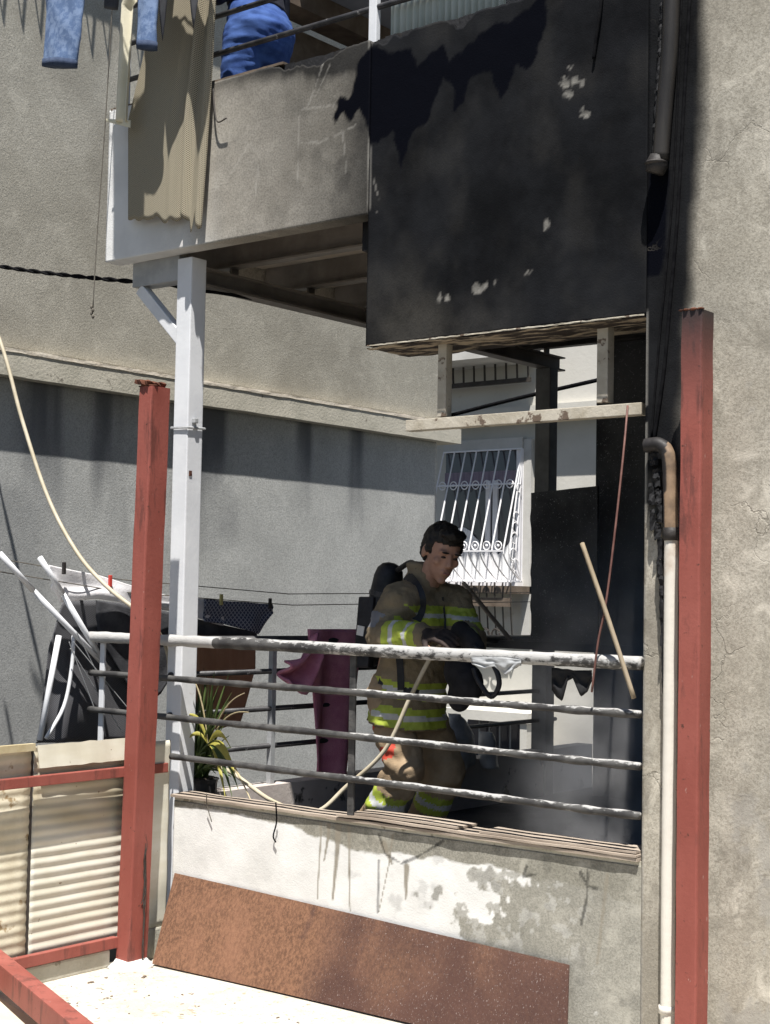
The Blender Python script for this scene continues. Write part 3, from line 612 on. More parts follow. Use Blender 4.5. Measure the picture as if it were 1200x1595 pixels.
# window with white belly grille
wx0, wx1 = P(690, 706, Y=YF).x, P(812, 703, Y=YF).x; wz1 = P(780, 700, Y=YF).z; wz0 = P(780, 905, Y=YF).z
win = MB().box((wx0, YF+.06, wz0), (wx1, YF+.095, wz1)).build('window', M['glass'], fb)
MB().box((wx1+.002, YF+.04, wz0-.6), (wx1+.10, YF+.098, wz1+.10)).build('window_frame', M['far_trim'], win)
MB().box((wx0, YF+.02, wz1+.005), (wx1, YF+.098, wz1+.12)).build('window_frame', M['far_trim'], win)
xm = wx0+.60*(wx1-wx0)
for x in (xm-.03, xm+.06, wx1-.05): MB().box((x-.03, YF+.035, wz0), (x+.03, YF+.058, wz1-.32 if x < wx1-.06 else wz1)).build('sash', M['white_iron'], win)
MB().box((wx0, YF+.045, wz1-.36), (wx1, YF+.0585, wz1-.22)).build('curtain', M['mauve'], win)
k = MB().sheet(lambda u, v: (wx0+.04+(wx1-wx0-.1)*u, YF+.05+.012*math.sin(u*60), wz0+.42*v*(1+.35*math.sin(u*7))), 60, 3, .003); k.build('curtain', M['curtain'], win)
gr = thing('window_grille', ((wx0+wx1)/2, YF, wz0), 'white wrought-iron window grille with bulging base and scroll rings', 'grille')
def prof(z):
    t = (wz1-z)/(wz1-wz0)
    return YF+.04-(.02+.42*t if t < .78 else .328*max(0, 1-((t-.78)/.22)**1.6)+.02)
gz = np.linspace(wz1, wz0, 26)
nb_ = 8
for i in range(nb_):
    x = wx0+(wx1-wx0)*(i/(nb_-1)); k = MB().tube([(x, prof(z), z) for z in gz], .0085, 5); k.build('bar', M['white_iron'], gr)
for t in (0., .27, .78, 1.):
    z = wz1+(wz0-wz1)*t; MB().bar((wx0, prof(z), z), (wx1, prof(z), z), .018, .016).build('cross_bar', M['white_iron'], gr)
for t in (.27, .74):
    z = wz1+(wz0-wz1)*t
    for i in range(nb_-1):
        x = wx0+(wx1-wx0)*((i+.5)/(nb_-1)); c = Vector((x, prof(z), z-.0)); R = .042
        k = MB().tube([c+Vector((R*math.cos(a), 0, R*math.sin(a))) for a in np.linspace(0, 2*math.pi, 13)[:-1]], .007, 5, closed=True).ball(c, .017, nu=6, nv=4); k.build('scroll_ring', M['white_iron'], gr)
for j in range(3):
    y = YF+.03-.08*j; k = MB().tube([(wx1, max(prof(z), min(y, YF+.04)) if False else prof(z)*(j/3)+(YF+.04)*(1-j/3), z) for z in gz], .0085, 5); k.build('side_bar', M['white_iron'], gr)
for j, t in enumerate((.3, .52, .6, .68, .8, .88)):
    z = wz1+(wz0-wz1)*t; c = Vector((wx1+.003, (prof(z)+YF+.04)/2, z)); R = .035+.03*t
    MB().tube([c+Vector((0, R*math.cos(a), R*math.sin(a))) for a in np.linspace(0, 4.9, 12)], .0065, 5).build('scroll', M['white_iron'], gr)
MB().box((wx0, YF-.06, wz0-.05), (wx1+.02, YF+.098, wz0-.012)).build('window_sill', M['white_iron'], win)
MB().box((wx0, YF-.13, wz0-.13), (wx1+.10, YF+.098, wz0-.052)).build('window_sill', M['wood_trim'], win)
# dark grille below
gz1 = wz0-.22; gz0 = P(735, 1000, Y=YF).z
g2 = thing('lower_grille', ((wx0+wx1)/2, YF, gz0), 'dark iron grille with scrolls under the white barred window', 'grille')
MB().bar((wx0, YF-.13, gz1), (wx1-.02, YF-.13, gz1), .04, .09).build('cross_bar', M['wood_trim'], g2)
for i in range(11):
    x = wx0+(wx1-wx0-.02)*i/10; MB().tube([(x, YF-.13, gz1+.2), (x, YF-.13, gz1), (x-.03, YF-.05, gz0+.1), (x-.03, YF+.05, gz0)], .009, 5).build('bar', M['dark_iron'], g2)
for i in range(5):
    c = Vector((wx0+.25+.13*i, YF-.07, gz0+.09)); MB().tube([c+Vector((.05*math.cos(a), 0, .06*math.sin(a))) for a in np.linspace(.6, 6.6, 14)], .010, 5).build('scroll', M['dark_iron'], g2)
# low canopy over a cellar window
cz = P(770, 1108, Y=YF-.4).z; cx0, cx1 = P(690, 1110, Y=YF-.4).x, P(822, 1110, Y=YF-.4).x
MB().box((cx0, YF-.40, cz-.10), (cx1, YF+.098, cz)).build('canopy_slab', M['far'], fb)
MB().box((cx1-.10, YF-.38, 0), (cx1-.02, YF+.098, cz-.102)).build('canopy_pier', M['far'], fb)
MB().box((cx0, YF+.05, .05), (cx1-.104, YF+.098, cz-.102)).build('cellar_window', M['glass'], fb)
for i in range(6): MB().bar((cx0+.2+.13*i, YF-.02, .05), (cx0+.2+.13*i, YF-.02, cz-.11), .014, .014).build('cellar_bar', M['rail_grey'], fb)
# ================================================================== RAILINGS
fr = thing('balcony_railing', (-4.3, -.03, .78), 'ash-coated tubular railing along the balcony front', 'railing')
def ash_tube(a, b, r, ashf, nm, parent, n=80, sides=10, lump=.0015):
    a = Vector(a); b = Vector(b); pts = []; rs = []
    for i in range(n+1):
        t = i/n; p = a.lerp(b, t); pts.append(p+Vector((0, .002*vnoise((t*9, 1, r*90)), .003*vnoise((t*6, 2, r*90))))); rs.append(r+lump*vnoise((t*40, r*99, 3)))
    k = MB().tube(pts, rs, sides); at = [ashf((q.x, q.y, q.z-a.lerp(b, min(1, max(0, (q-a).dot(b-a)/(b-a).length_squared))).z, r)) for q in k.v]
    return k.build(nm, M['rail'], parent, smooth=True, attrs=dict(ash=at))
def af_top(q):
    x = q[0]; up = q[2]/q[3]; k = .1+.45*max(0, up)
    if x < -5.05: return 1.6
    if x > -4.7: k += .35*min(1, (x+4.7)/.4)
    if -3.75 < x < -3.2: k += .2
    return k+.25*vnoise((x*4, 1, 2))
def af_bar(q):
    x = q[0]; k = -.55+.45*max(0, q[2]/q[3])
    return k+1.1*min(1, max(0, (x+4.6)/.5))*(.75+.25*vnoise((x*5, 3, 1)))
ash_tube((-5.94, -.03, 1.508), (-2.805, -.03, 1.505), .0275, af_top, 'top_rail', fr, 140, 12, .004)
for z0, z1 in ((1.328, 1.316), (1.145, 1.122), (.957, .938)):
    ash_tube((-5.93 if z0 > 1.1 else -5.33, -.03, z0), (-2.805, -.03, z1), .0155, af_bar, 'rail_bar', fr, 110, 8, .003)
for x in (-5.86, -4.225):
    k = MB().bar((x, -.012, .79 if x > -5 else .95), (x, -.012, 1.49), .034, .012, (0,1,0)); at = [(.85 if x > -5 else 1.6)]*len(k.v); k.build('baluster', M['rail'] if x > -5 else M['white_steel'], fr, bevel=.003, attrs=dict(ash=at) if False else None)
# peeled paint rag on the top rail
def rag(nm, label, px, Y, mat, wv=.03, seed=0, th=.004, cat='rag'):
    """ragged strip hanging from px list of (x, ytop, ybottom)"""
    k = MB(); n_ = len(px)
    def fn(u, v):
        t = u*(n_-1); i = min(int(t), n_-2); f_ = t-i
        x = px[i][0]*(1-f_)+px[i+1][0]*f_; a = px[i][1]*(1-f_)+px[i+1][1]*f_; b = px[i][2]*(1-f_)+px[i+1][2]*f_
        return P(x, a+(b-a)*v, Y=Y+wv*vnoise((u*5+seed, v*3, seed))*v)
    k.sheet(fn, n_*5, 10, th); o = k.build(nm, mat, smooth=True); return tag(o, label, cat)
rag('hanging_rag', 'pale half-burnt rag hanging from the top rail', [(735,1024,1034),(755,1024,1042),(770,1024,1038),(788,1024,1052),(800,1026,1042),(812,1028,1036)], -.062, M['rail_grey'], .03, 3)
rag('burnt_rag', 'black burnt scrap hanging under the top rail beside the charred board', [(860,1040,1075),(868,1040,1086),(876,1042,1092),(884,1042,1060),(893,1044,1056),(905,1044,1085),(915,1044,1078),(922,1044,1060)], -.02, M['burnt'], .03, 5)
sr = thing('side_railing', (-5.45, 1.9, .745), 'dark tubular railing along the balcony side', 'railing')
MB().tube([(-5.45, .06, 1.50), (-5.45, 3.6, 1.47)], .026, 10).build('top_rail', M['rail_dark'], sr, smooth=True)
for z in (1.335, 1.14, .945): MB().tube([(-5.45, .06, z), (-5.45, 3.6, z-.01)], .014, 8).build('rail_bar', M['rail_dark'], sr, smooth=True)
for y in (.80, 2.2): MB().bar((-5.45, y, .74), (-5.45, y, 1.49), .03, .03).build('baluster', M['rail_grey'], sr)
# upper railing
ur = thing('upper_railing', (-4.5, .05, 4.2), 'black rail bars on top of the upper balcony parapet', 'railing')
for z in (4.375, 4.565, 4.76, 4.95): MB().tube([(-5.9, .05, z), (XR-.05, .05, z+.003)], .014 if z < 4.9 else .024, 8).build('rail_bar', M['rail_dark'], ur, smooth=True)
for x in (-5.88, -4.225, -3.3): MB().bar((x, .05, 4.17), (x, .05, 4.96), .045, .03).build('baluster', M['white_steel'], ur, bevel=.004)
a = P(608, 40, Y=.09); k = MB()
k.sheet(lambda u, v: (a.x+.62*u, .095+.008*math.sin(u*110), 4.225+.55*v), 120, 2, .003); tag(k.build('frosted_panel', M['frost'], smooth=True), 'pale ribbed plastic panel standing behind the upper railing', 'panel')

# old glazing frame under the lintel
gf = thing('window_frame', (-3.5, .12, 2.45), 'scorched white steel frame hanging under the burnt lintel', 'frame')
fy = .12; pz = lambda x, y: P(x, y, Y=fy)
a = pz(637, 664); b = pz(1004, 637); MB().bar(a, b, .05, .048).build('cross_bar', M['frame_white'], gf, bevel=.003)
for x0, x1, yb, w_ in ((694, 691, 650, .045), (944, 944, 628, .05)):
    t = pz(x0, 540 if x0 < 800 else 505); t.z = 2.838; q = pz(x1, yb); q.x = t.x; MB().bar(q, t, w_, w_, (0,1,0)).build('hanger', M['frame_white'], gf, bevel=.003)

# ================================================================== PIPES AND CABLES ON THE WALL
dp = thing('drainpipe', (-2.72, -.06, 0), 'half-burnt drainpipe running down beside the red post', 'drainpipe')
def burnt_tube(pts, r, nm, soot, mat='pvc_burnt', flat=.0):
    pp = arc(pts, 14); k = MB().tube(pp, [r*(1+.05*vnoise((i*.3, r*50, 1))) for i in range(len(pp))], 14)
    at = [soot(q) for q in k.v]; return k.build(nm, M[mat], dp, smooth=True, attrs=dict(soot=at))
yp = -.045
q = lambda x, y, Y=yp: P(x, y, Y=Y)
burnt_tube([q(1040, 1640), q(1041, 1400), q(1043, 1200), q(1045, 1000), q(1046, 830)], .026, 'lower_pipe', lambda v: float(np.clip((v.z-1.35)*1.1, 0, .62)-.25*(v.x > -2.70)))
burnt_tube([q(1045, 840), q(1044, 760), q(1041, 710), q(1028, 693), q(1006, 694)], .027, 'bend', lambda v: .62 if v.x > -2.69 else .85)
MB().tube([q(1046, 842), q(1046, 832), q(1046, 822)], .031, 14).build('pipe_collar', M['burnt_steel'], dp, smooth=True)
MB().tube([q(1039, 1578), q(1039, 1572), q(1039, 1566)], .031, 14).build('pipe_collar', M['pvc'], dp, smooth=True)
# charred, curling insulation left of the pipe
for i, (x, y, w_, h_) in enumerate([(1020,715,14,16),(1024,745,14,22),(1027,775,12,20),(1030,800,14,22),(1026,828,12,20),(1031,855,12,26),(1029,885,11,22),(1033,912,12,24),(1033,945,10,30),(1035,985,9,34),(1036,1025,8,34),(1017,770,10,26),(1018,810,10,26),(1037,1060,6,30)]):
    p0 = q(x, y, -.02); k = MB()
    k.sheet(lambda u, v, s=i: (p0.x+(u-.5)*w_*.0028, -.012-.03*math.sin(u*2.4)-.012*vnoise((u*3, v*3, s)), p0.z+(v-.5)*h_*.003+.01*vnoise((u*4, 1, s))), 6, 6, .006); k.build('charred_flake', M['burnt'], dp)
up = thing('upper_drainpipe', (-2.72, -.06, 3.5), 'blackened upper drainpipe stub with melted collar on the sooted wall', 'drainpipe')
k = MB().tube(arc([q(1047, -60), q(1044, 60), q(1036, 160), q(1029, 250)], 8), .032, 14); k.build('pipe', simple('glossy_sooted_pipe', (.012,.011,.011), (.04,.036,.032), 4, .42, .15, 30, stretch=(1,1,.2)), up, smooth=True)
k = MB().tube([q(1027, 242), q(1024, 256), q(1020, 270)], [.034, .044, .036], 14); k.build('melted_collar', M['burnt_steel'], up, smooth=True)
k = MB().ball(q(1022, 254, yp-.01), (.045, .045, .012), nu=12, nv=6); k.build('collar_rim', M['burnt_steel'], up, smooth=True)
for i in range(9):
    p0 = q(1034-i*1.5, 20+i*27, -.02); k = MB(); k.sheet(lambda u, v, s=i: (p0.x-.02+u*.03, -.008-.025*math.sin(u*2.6)-.01*vnoise((u*3, v*3, s)), p0.z+(v-.5)*.075), 5, 5, .005); k.build('charred_flake', M['burnt'], up)
def cable(nm, pts, r, mat, label, n=8, cat='cable', sides=6):
    k = MB().tube(arc(pts, n), r, sides); return tag(k.build(nm, M[mat], smooth=True), label, cat)
cable('wall_cable', [q(1078, -60, -.012), q(1066, 150, -.012), q(1056, 330, -.012), q(1044, 470, -.012), q(1034, 580, -.012), q(1018, 690, -.012)], .007, 'cable', 'thick black cable running down the sooted wall to the pipe bend')
cable('wall_cable', [q(1064, -60, -.011), q(1056, 150, -.011), q(1048, 300, -.011), q(1036, 440, -.011), q(1028, 520, -.011), q(1014, 690, -.011)], .0045, 'cable', 'thin black cable behind the thick one on the sooted wall')
cable('burnt_cable', [P(942, -60, Y=-.01), P(936, 10, Y=-.02), P(929, 60, Y=-.014), P(925, 92, Y=-.01)], .007, 'cable', 'short burnt cable end hanging over the black parapet')
cable('red_cable', [P(978, 632, Y=.09), P(972, 700, Y=.0), P(958, 830, Y=-.06), P(944, 940, Y=-.075), P(932, 1000, Y=-.075), P(922, 1078, Y=-.07)], .0045, 'red_cable', 'dull red cable hanging from the scorched frame past the top rail')
# black twisted cable from the neighbour to the balcony corner
c0 = P(-160, 385, Y=.22); c1 = P(262, 443, Y=.22)
sc_ = thing('service_cable', tuple(c1), 'twisted black service cable strung to the balcony corner', 'cable')
for s in (0, 1):
    pts = []
    for i in range(70):
        t = i/69; p = c0.lerp(c1, t); a = t*60+s*math.pi; pts.append(p+Vector((0, .007*math.cos(a), .007*math.sin(a)-.03*math.sin(t*math.pi))))
    MB().tube(pts, .0075, 6).build('strand', M['cable'], sc_, smooth=True)
cable('service_cable', [P(262, 443, Y=.22), P(300, 452, Y=.26), P(340, 456, Y=.3), P(420, 470, X=-5.50), P(500, 487, X=-5.50)], .009, 'cable', 'black cable continuing along the side beam under the balcony')
cable('distant_cable', [P(690, 650, Y=6), P(800, 622, Y=6), P(940, 590, Y=6)], .018, 'cable', 'black cable crossing in front of the far cream house')
cable('hanging_string', [P(178, -40, Y=-.10), P(165, 180, Y=-.10), P(152, 360, Y=-.10), P(145, 480, Y=-.10)], .0028, 'string', 'thin string hanging down past the pale parapet corner', cat='string')
k = MB()
for i in range(4): k.ball(P(143+2*(i % 2), 478+5*i, Y=-.10), (.008, .008, .012), nu=7, nv=5)
tag(k.build('string_knot', M['string'], smooth=True), 'small knot at the end of the hanging string', 'knot')
# stick, hooks
cable('wood_stick', [P(907, 846, Y=-.05), P(948, 965, Y=-.085), P(988, 1088, Y=-.075)], .0095, 'stick', 'pale broken wooden stick leaning on the front railing', cat='stick', sides=5)
cable('slanting_stick', [P(722, 908, X=-5.43), P(800, 1002, X=-5.40)], .014, 'timber', 'grey wooden stick slanting behind the firefighter', cat='stick', sides=6)
cable('wire_hook', [P(332, 138, Y=-.02), P(335, 175, Y=-.03), P(340, 190, Y=-.035), P(353, 184, Y=-.04)], .004, 'dark_iron', 'bent wire hook hanging on the pale parapet', cat='hook')
cable('parapet_wire', [P(430, 1250, Y=-.045), P(431, 1280, Y=-.02), P(426, 1302, Y=-.015), P(430, 1312, Y=-.015)], .0035, 'cable', 'short black wire dangling over the white parapet', cat='wire')
cable('parapet_wire', [P(322, 1236, Y=-.04), P(323, 1255, Y=-.02), P(330, 1280, Y=-.012)], .0025, 'string', 'thin grey wire dangling over the white parapet near the plant', cat='wire')

# ================================================================== CLOTHES, NET
k = MB()
def netf(u, v):
    xl = 262-62*min(1, v*1.6)+0*v; xr_ = 341-24*v; x = xl+(xr_-xl)*u; y = -70+(412+12*vnoise((u*9, 1, 3))+(18 if u > .82 else 0)*math.sin(u*40))*v
    fold = .016*(math.sin(u*31+.8*math.sin(v*3))+.5*math.sin(u*57))*min(1, max(0, (u-.50)*4)) + .006*math.sin(u*9+v*2)
    p = P(x, y, Y=-.045); return (p.x, -.05+fold, p.z)
k.sheet(netf, 90, 50, .003); tag(k.build('net_curtain', M['net'], smooth=True), 'beige woven net hanging over the pale parapet corner', 'net')
def garment(nm, px, Y, mat, label, seed, depth=.035, hem=None, cat='trousers'):
    """px rows (xl, xr, y): flattened cloth tube with folds"""
    secs = []
    for i, (a, b, y) in enumerate(px):
        l = P(a, y, Y=Y); r = P(b, y, Y=Y); c = (l+r)/2+Vector((0, .01*vnoise((i*.7, seed, 1)), 0)); secs.append((c, (r-l)/2, Vector((0, depth, 0))))
    # refine
    out = []
    for i in range(len(secs)-1):
        for t in range(6):
            f_ = t/6; out.append(tuple(secs[i][j].lerp(secs[i+1][j], f_) for j in range(3)))
    out.append(secs[-1]); k = MB().loft(out, 30)
    for v_ in k.v: v_ += Vector((.003*vnoise(v_*25), .012*vnoise(Vector((v_.x*22, 0, v_.z*9+seed))), 0))
    o = tag(k.build(nm, M[mat], smooth=True), label, cat)
    if hem:
        h = MB(); c, u, v2 = out[-1]; h.loft([(c+Vector((0,0,.035)), u*1.05, v2*1.12), (c+Vector((0,0,-.004)), u*1.05, v2*1.12)], 30)
        for v_ in h.v: v_ += Vector((.003*vnoise(v_*25), .012*vnoise(Vector((v_.x*22, 0, v_.z*9+seed))), 0))
        h.build('hem', M[hem], o, smooth=True)
    return o
garment('hanging_jeans', [(85,140,-190),(80,138,-80),(74,131,0),(72,126,60),(69,118,103)], -.22, 'denim_pale', 'faded blue trouser leg hanging against the beige stucco house', 2, hem='denim_hem')
garment('hanging_jeans', [(214,262,-210),(215,252,-90),(216,246,0),(216,244,45),(217,243,76)], -.24, 'denim_pale', 'faded blue trouser leg hanging in front of the beige net', 5, .03, hem='denim_hem')
garment('dark_sock', [(160,184,-60),(163,186,-10),(166,183,14)], -.25, 'grey_cloth', 'black sock-like cloth end hanging beside the cream strip', 7, .02, cat='sock')
k = MB()
def crm(u, v):
    y = -80+270*v; xl = 188-6*v; xr_ = 214-(6 if v > .3 else 0)-8*v; x = xl+(xr_-xl)*u; p = P(x, y, Y=-.13); return (p.x, -.13+.02*math.sin(u*8+v*3), p.z)
k.sheet(crm, 14, 40, .003); k.sheet(lambda u, v: (lambda p: (p.x, -.14+.025*u, p.z))(P(168+32*u, 186+14*u*v-2*v+6*v*(1-u), Y=-.13)), 6, 6, .003)
tag(k.build('cream_strip', M['cream_cloth'], smooth=True), 'torn cream cloth strip hanging beside the beige net', 'cloth')
# line the clothes hang from, above the frame, with a shirt whose shade falls on the net
zc = 5.08
tag(MB().tube([(-6.6, -.24, zc), (-4.9, -.24, zc+.01)], .004, 6).build('clothesline', M['string']), 'clothes line stretched outside the upper railing', 'clothesline')
for x in (-6.58, -4.92): tag(MB().bar((x, -.26, zc-.01), (x, .05, zc-.10) if x > -6 else (x, .30, zc-.10), .02, .02).build('line_bracket', M['rail_grey']), 'grey bracket holding the clothes line ' + ('beside the blue jeans' if x < -6 else 'above the pale parapet'), 'bracket', 'clothes line brackets')
k = MB()
k.sheet(lambda u, v: (-5.36+.34*u-.05*(v-.5)*(u-.5)*4*v, -.24+.015*math.sin(u*9+v*2), zc-.70*v*(1-.40*math.sin(u*math.pi))), 30, 20, .003); tag(k.build('hanging_shirt', M['grey_cloth'], smooth=True), 'dark shirt pegged to the clothes line above the net', 'shirt')

tag(MB().tube([(-6.6, -.5, 5.56), (-4.9, -.5, 5.57)], .004, 6).build('clothesline', M['string']), 'added unseen clothes line for the shading towel', 'clothesline')  # added out-of-view line that only carries the shading towel
for x in (-6.58, -4.92): tag(MB().bar((x, -.52, 5.55), (x, .05, 4.97), .02, .02).build('line_bracket', M['rail_grey']), 'sloping bracket of the added unseen clothes line ' + ('by the stucco house' if x < -6 else 'over the pale parapet'), 'bracket', 'clothes line brackets')
k = MB(); k.sheet(lambda u, v: (-5.56+.26*u+.02*v, -.5+.015*math.sin(u*8+v*2), 5.56-(.66+.10*u)*v), 20, 20, .003); tag(k.build('added_shade_towel', M['grey_cloth'], smooth=True), 'unseen dark towel added to shade the pale parapet panel', 'towel')  # added out of view so its shadow falls on the pale panel's left end
# ---------------------------------------------------------------- hose
hp = [P(-60, 390, Y=-.12), P(0, 530, Y=-.12), P(35, 655, Y=-.11), P(75, 775, Y=-.10), P(120, 860, Y=-.09), P(165, 912, Y=-.08), P(212, 950, Y=-.05), P(240, 975, Y=.10), P(262, 1020, Y=.24), P(266, 1110, Y=.27), P(290, 1180, Y=.32), P(355, 1200, Y=.30), P(425, 1248, Y=.26), P(490, 1265, Y=.30), P(540, 1225, Y=.40), P(600, 1168, Y=.46), P(640, 1085, Y=.50), P(672, 1022, Y=.53), P(690, 1000, Y=.56)]
tag(MB().tube(arc(hp, 8), .0105, 8).build('water_hose', M['hose'], smooth=True), 'cream water hose swinging in over the railing to the firefighter', 'hose')

# ---------------------------------------------------------------- drying rack and laundry left of the balcony
RX = -5.98
rk = thing('drying_rack', (RX, .2, 1.0), 'folding white tube drying rack outside the balcony railing', 'drying rack')
for a, b in (((0,862),(52,920)), ((52,920),(170,1043)), ((62,868),(98,925)), ((98,925),(166,1040)), ((92,990),(62,1153))):
    MB().tube([P(*a, X=RX+.04), P(*b, X=RX+.06)], .0145, 8).build('tube', M['white_steel'], rk, smooth=True)
MB().tube(arc([P(115, 990, X=RX+.03), P(112, 1040, X=RX+.03), P(100, 1100, X=RX+.03), P(72, 1150, X=RX+.03)], 5), .010, 8).build('tube', M['white_steel'], rk, smooth=True)
for i, (a, b) in enumerate((((115,1000),(205,1110)), ((110,1010),(190,1140)), ((120,985),(160,1065)), ((108,1000),(150,1110)))): MB().tube([P(*a, X=RX+.07), P(*b, X=RX+.07)], .0028, 5).build('wire', M['rail_grey'], rk)
for z, yo in ((1.80, 0), (1.735, .03)):
    tag(MB().tube([(RX+yo, -.7, z+.10), (RX+yo, .2, z+.0), (RX+yo, 1.5, z-.06), (RX+yo, 4.2, z-.02)], .0028, 5).build('clothesline', M['string']), 'thin line strung along the balcony side' + (' carrying the checked cloth' if yo == 0 else ' below the checked cloth line'), 'clothesline')
def hang(nm, px, X, mat, label, seed, wv=.04, cat='cloth'):
    k = MB(); n_ = len(px)
    def fn(u, v):
        t = u*(n_-1); i = min(int(t), n_-2); f_ = t-i
        x = px[i][0]*(1-f_)+px[i+1][0]*f_; a = px[i][1]*(1-f_)+px[i+1][1]*f_; b = px[i][2]*(1-f_)+px[i+1][2]*f_
        p = P(x, a+(b-a)*v, X=X); p.x += wv*(.3+.7*v)*(math.sin(u*11+seed)*.35+vnoise((u*4+seed, v*2, seed))); return p
    k.sheet(fn, n_*7, 24, .004); return tag(k.build(nm, M[mat], smooth=True), label, cat)
hang('white_cloth', [(76,880,915),(95,884,938),(150,895,932),(205,912,942),(290,935,955)], RX+.02, 'white_cloth', 'white cloth folded over the drying rack', 1)
hang('mesh_cloth', [(60,1150,1158),(75,1010,1157),(100,935,1155),(150,935,1155),(200,940,1155),(235,945,1155)], RX-.06, 'mesh', 'dark mesh fabric hanging from the drying rack', 4, .06)
hang('charcoal_cloth', [(150,935,985),(205,945,1080),(250,950,1085),(290,960,1010),(400,985,1000)], RX-.03, 'grey_cloth', 'charcoal cloth hanging behind the white steel post', 6, .03)
hang('striped_cloth', [(288,930,955),(305,932,962),(348,936,975)], RX+.01, 'white_cloth', 'grey and white cloth pegged beside the checked cloth', 8, .02)['label'] = 'pale cloth pegged next to the checked navy cloth'
hang('checked_cloth', [(318,932,968),(350,936,972),(385,938,982),(405,940,988),(424,941,955)], RX+.025, 'plaid', 'checked navy cloth pegged to the line by the white post', 9, .03)
hang('brown_board', [(283,985,1145),(300,988,1142),(345,992,1135),(375,996,1125),(398,1000,1040)], RX+.08, 'brown_board', 'brown hardboard sheet hanging behind the plant', 11, .004, 'board')
hang('dark_strip', [(366,1000,1132),(380,1000,1085),(398,1000,1015)], RX+.06, 'burnt_steel', 'dark strip beside the brown hardboard sheet', 12, .006, 'strip')
for (x, y, m_) in ((172,905,'pin_red'), (345,934,'clothespin'), (421,940,'dark_iron'), (100,885,'burnt_steel')):
    p = P(x, y, X=RX+.05); tag(MB().bar(p+Vector((0,0,-.03)), p+Vector((0,0,.03)), .014, .018, (0,1,0)).build('clothes_peg', M[m_], bevel=.003), {'pin_red':'red clothes peg on the white cloth','clothespin':'yellow clothes peg on the checked cloth','dark_iron':'dark clothes peg at the far end of the checked cloth','burnt_steel':'black clothes peg at the top of the white cloth'}[m_], 'clothes peg', 'clothes pegs')
# maroon towel over the side rail
k = MB()
def tw(u, v):
    if v < .08: y_ = 982
    xl, xr_ = 484+8*v, 566-14*v; x = xl+(xr_-xl)*u; y = 980+(222+10*u)*v; p = P(x, y, X=-5.40); p.x += .03*math.sin(u*9+v*2)*(.4+v)-.02; return p
k.sheet(tw, 26, 36, .008)
tl = tag(k.build('towel', M['maroon'], smooth=True), 'maroon towel draped over the dark side railing', 'towel')
k = MB()
def tw2(u, v):
    x = 443+52*u; y = 1030-44*u*u+(30+26*math.sin(u*3)+10*u)*v; p = P(x, y, X=-5.36); p.x += .05*math.sin(v*7+u*3); return p
k.sheet(tw2, 18, 18, .012); k.build('towel_fold', M['maroon'], tl, smooth=True)
# plastic bags on the side railing
def bag(px, X, label, seed):
    k = MB(); n_ = len(px); secs = []
    for (a, b, y) in px: l = P(a, y, X=X); r = P(b, y, X=X); secs.append(((l+r)/2, (r-l)/2, Vector((.05, 0, 0))))
    out = []
    for i in range(n_-1):
        for t in range(5): out.append(tuple(secs[i][j].lerp(secs[i+1][j], t/5) for j in range(3)))
    out.append(secs[-1]); k.loft(out, 22)
    for v_ in k.v: v_ += Vector((.02*vnoise(v_*14, 1, seed), .012*vnoise(v_*17, 1, seed+3), .008*vnoise(v_*15, 1, seed+6)))
    tag(k.build('plastic_bag', M['bag'], smooth=True), label, 'bag')
bag([(704,712,1112),(700,724,1125),(698,735,1150),(696,742,1172),(697,738,1190),(702,722,1199)], -5.36, 'large grey plastic bag hanging on the side railing', 3)
bag([(752,760,1140),(752,766,1160),(751,772,1180),(755,774,1197)], -5.37, 'small grey plastic bag hanging beside the larger bag', 8)

# charred board and burnt things inside
k = MB(); p00 = P(829, 1010, Y=3.2); p10 = P(932, 1010, Y=3.2); p01 = P(829, 768, Y=3.2); p11 = P(932, 757, Y=3.2)
k.sheet(lambda u, v: (p00.lerp(p10, u)).lerp(p01.lerp(p11, u), v)+Vector((-.02*max(0, vnoise((1, v*9, 2)))*(u < .1), .01*vnoise((u*4, v*4, 1)), 0)), 24, 40, .02)
cb = tag(k.build('charred_board', M['burnt_wall'], smooth=False), 'charred black board standing in front of the rear post', 'board')
tag(MB().bar(P(757, 1002, Y=2.9), P(1010, 1014, Y=2.9), .05, .05).build('charred_rail', M['burnt']), 'charred black bar lying level across the back of the balcony', 'bar')
k = MB()
for i in range(40):
    x = random.uniform(-4.6, -3.0); y = random.uniform(.4, 2.6); s = random.uniform(.03, .12); k.ball((x, y, .45+s*.3), (s*1.6, s, s*.5), nu=7, nv=5)
for q_ in k.v: q_ += Vector((.03*vnoise(q_*12), .03*vnoise(q_*12, 1, 4), .02*vnoise(q_*12, 1, 8)))
o = k.build('burnt_rubble', M['burnt']); tag(o, 'heap of burnt rubble on the balcony floor', 'rubble', kind='stuff')

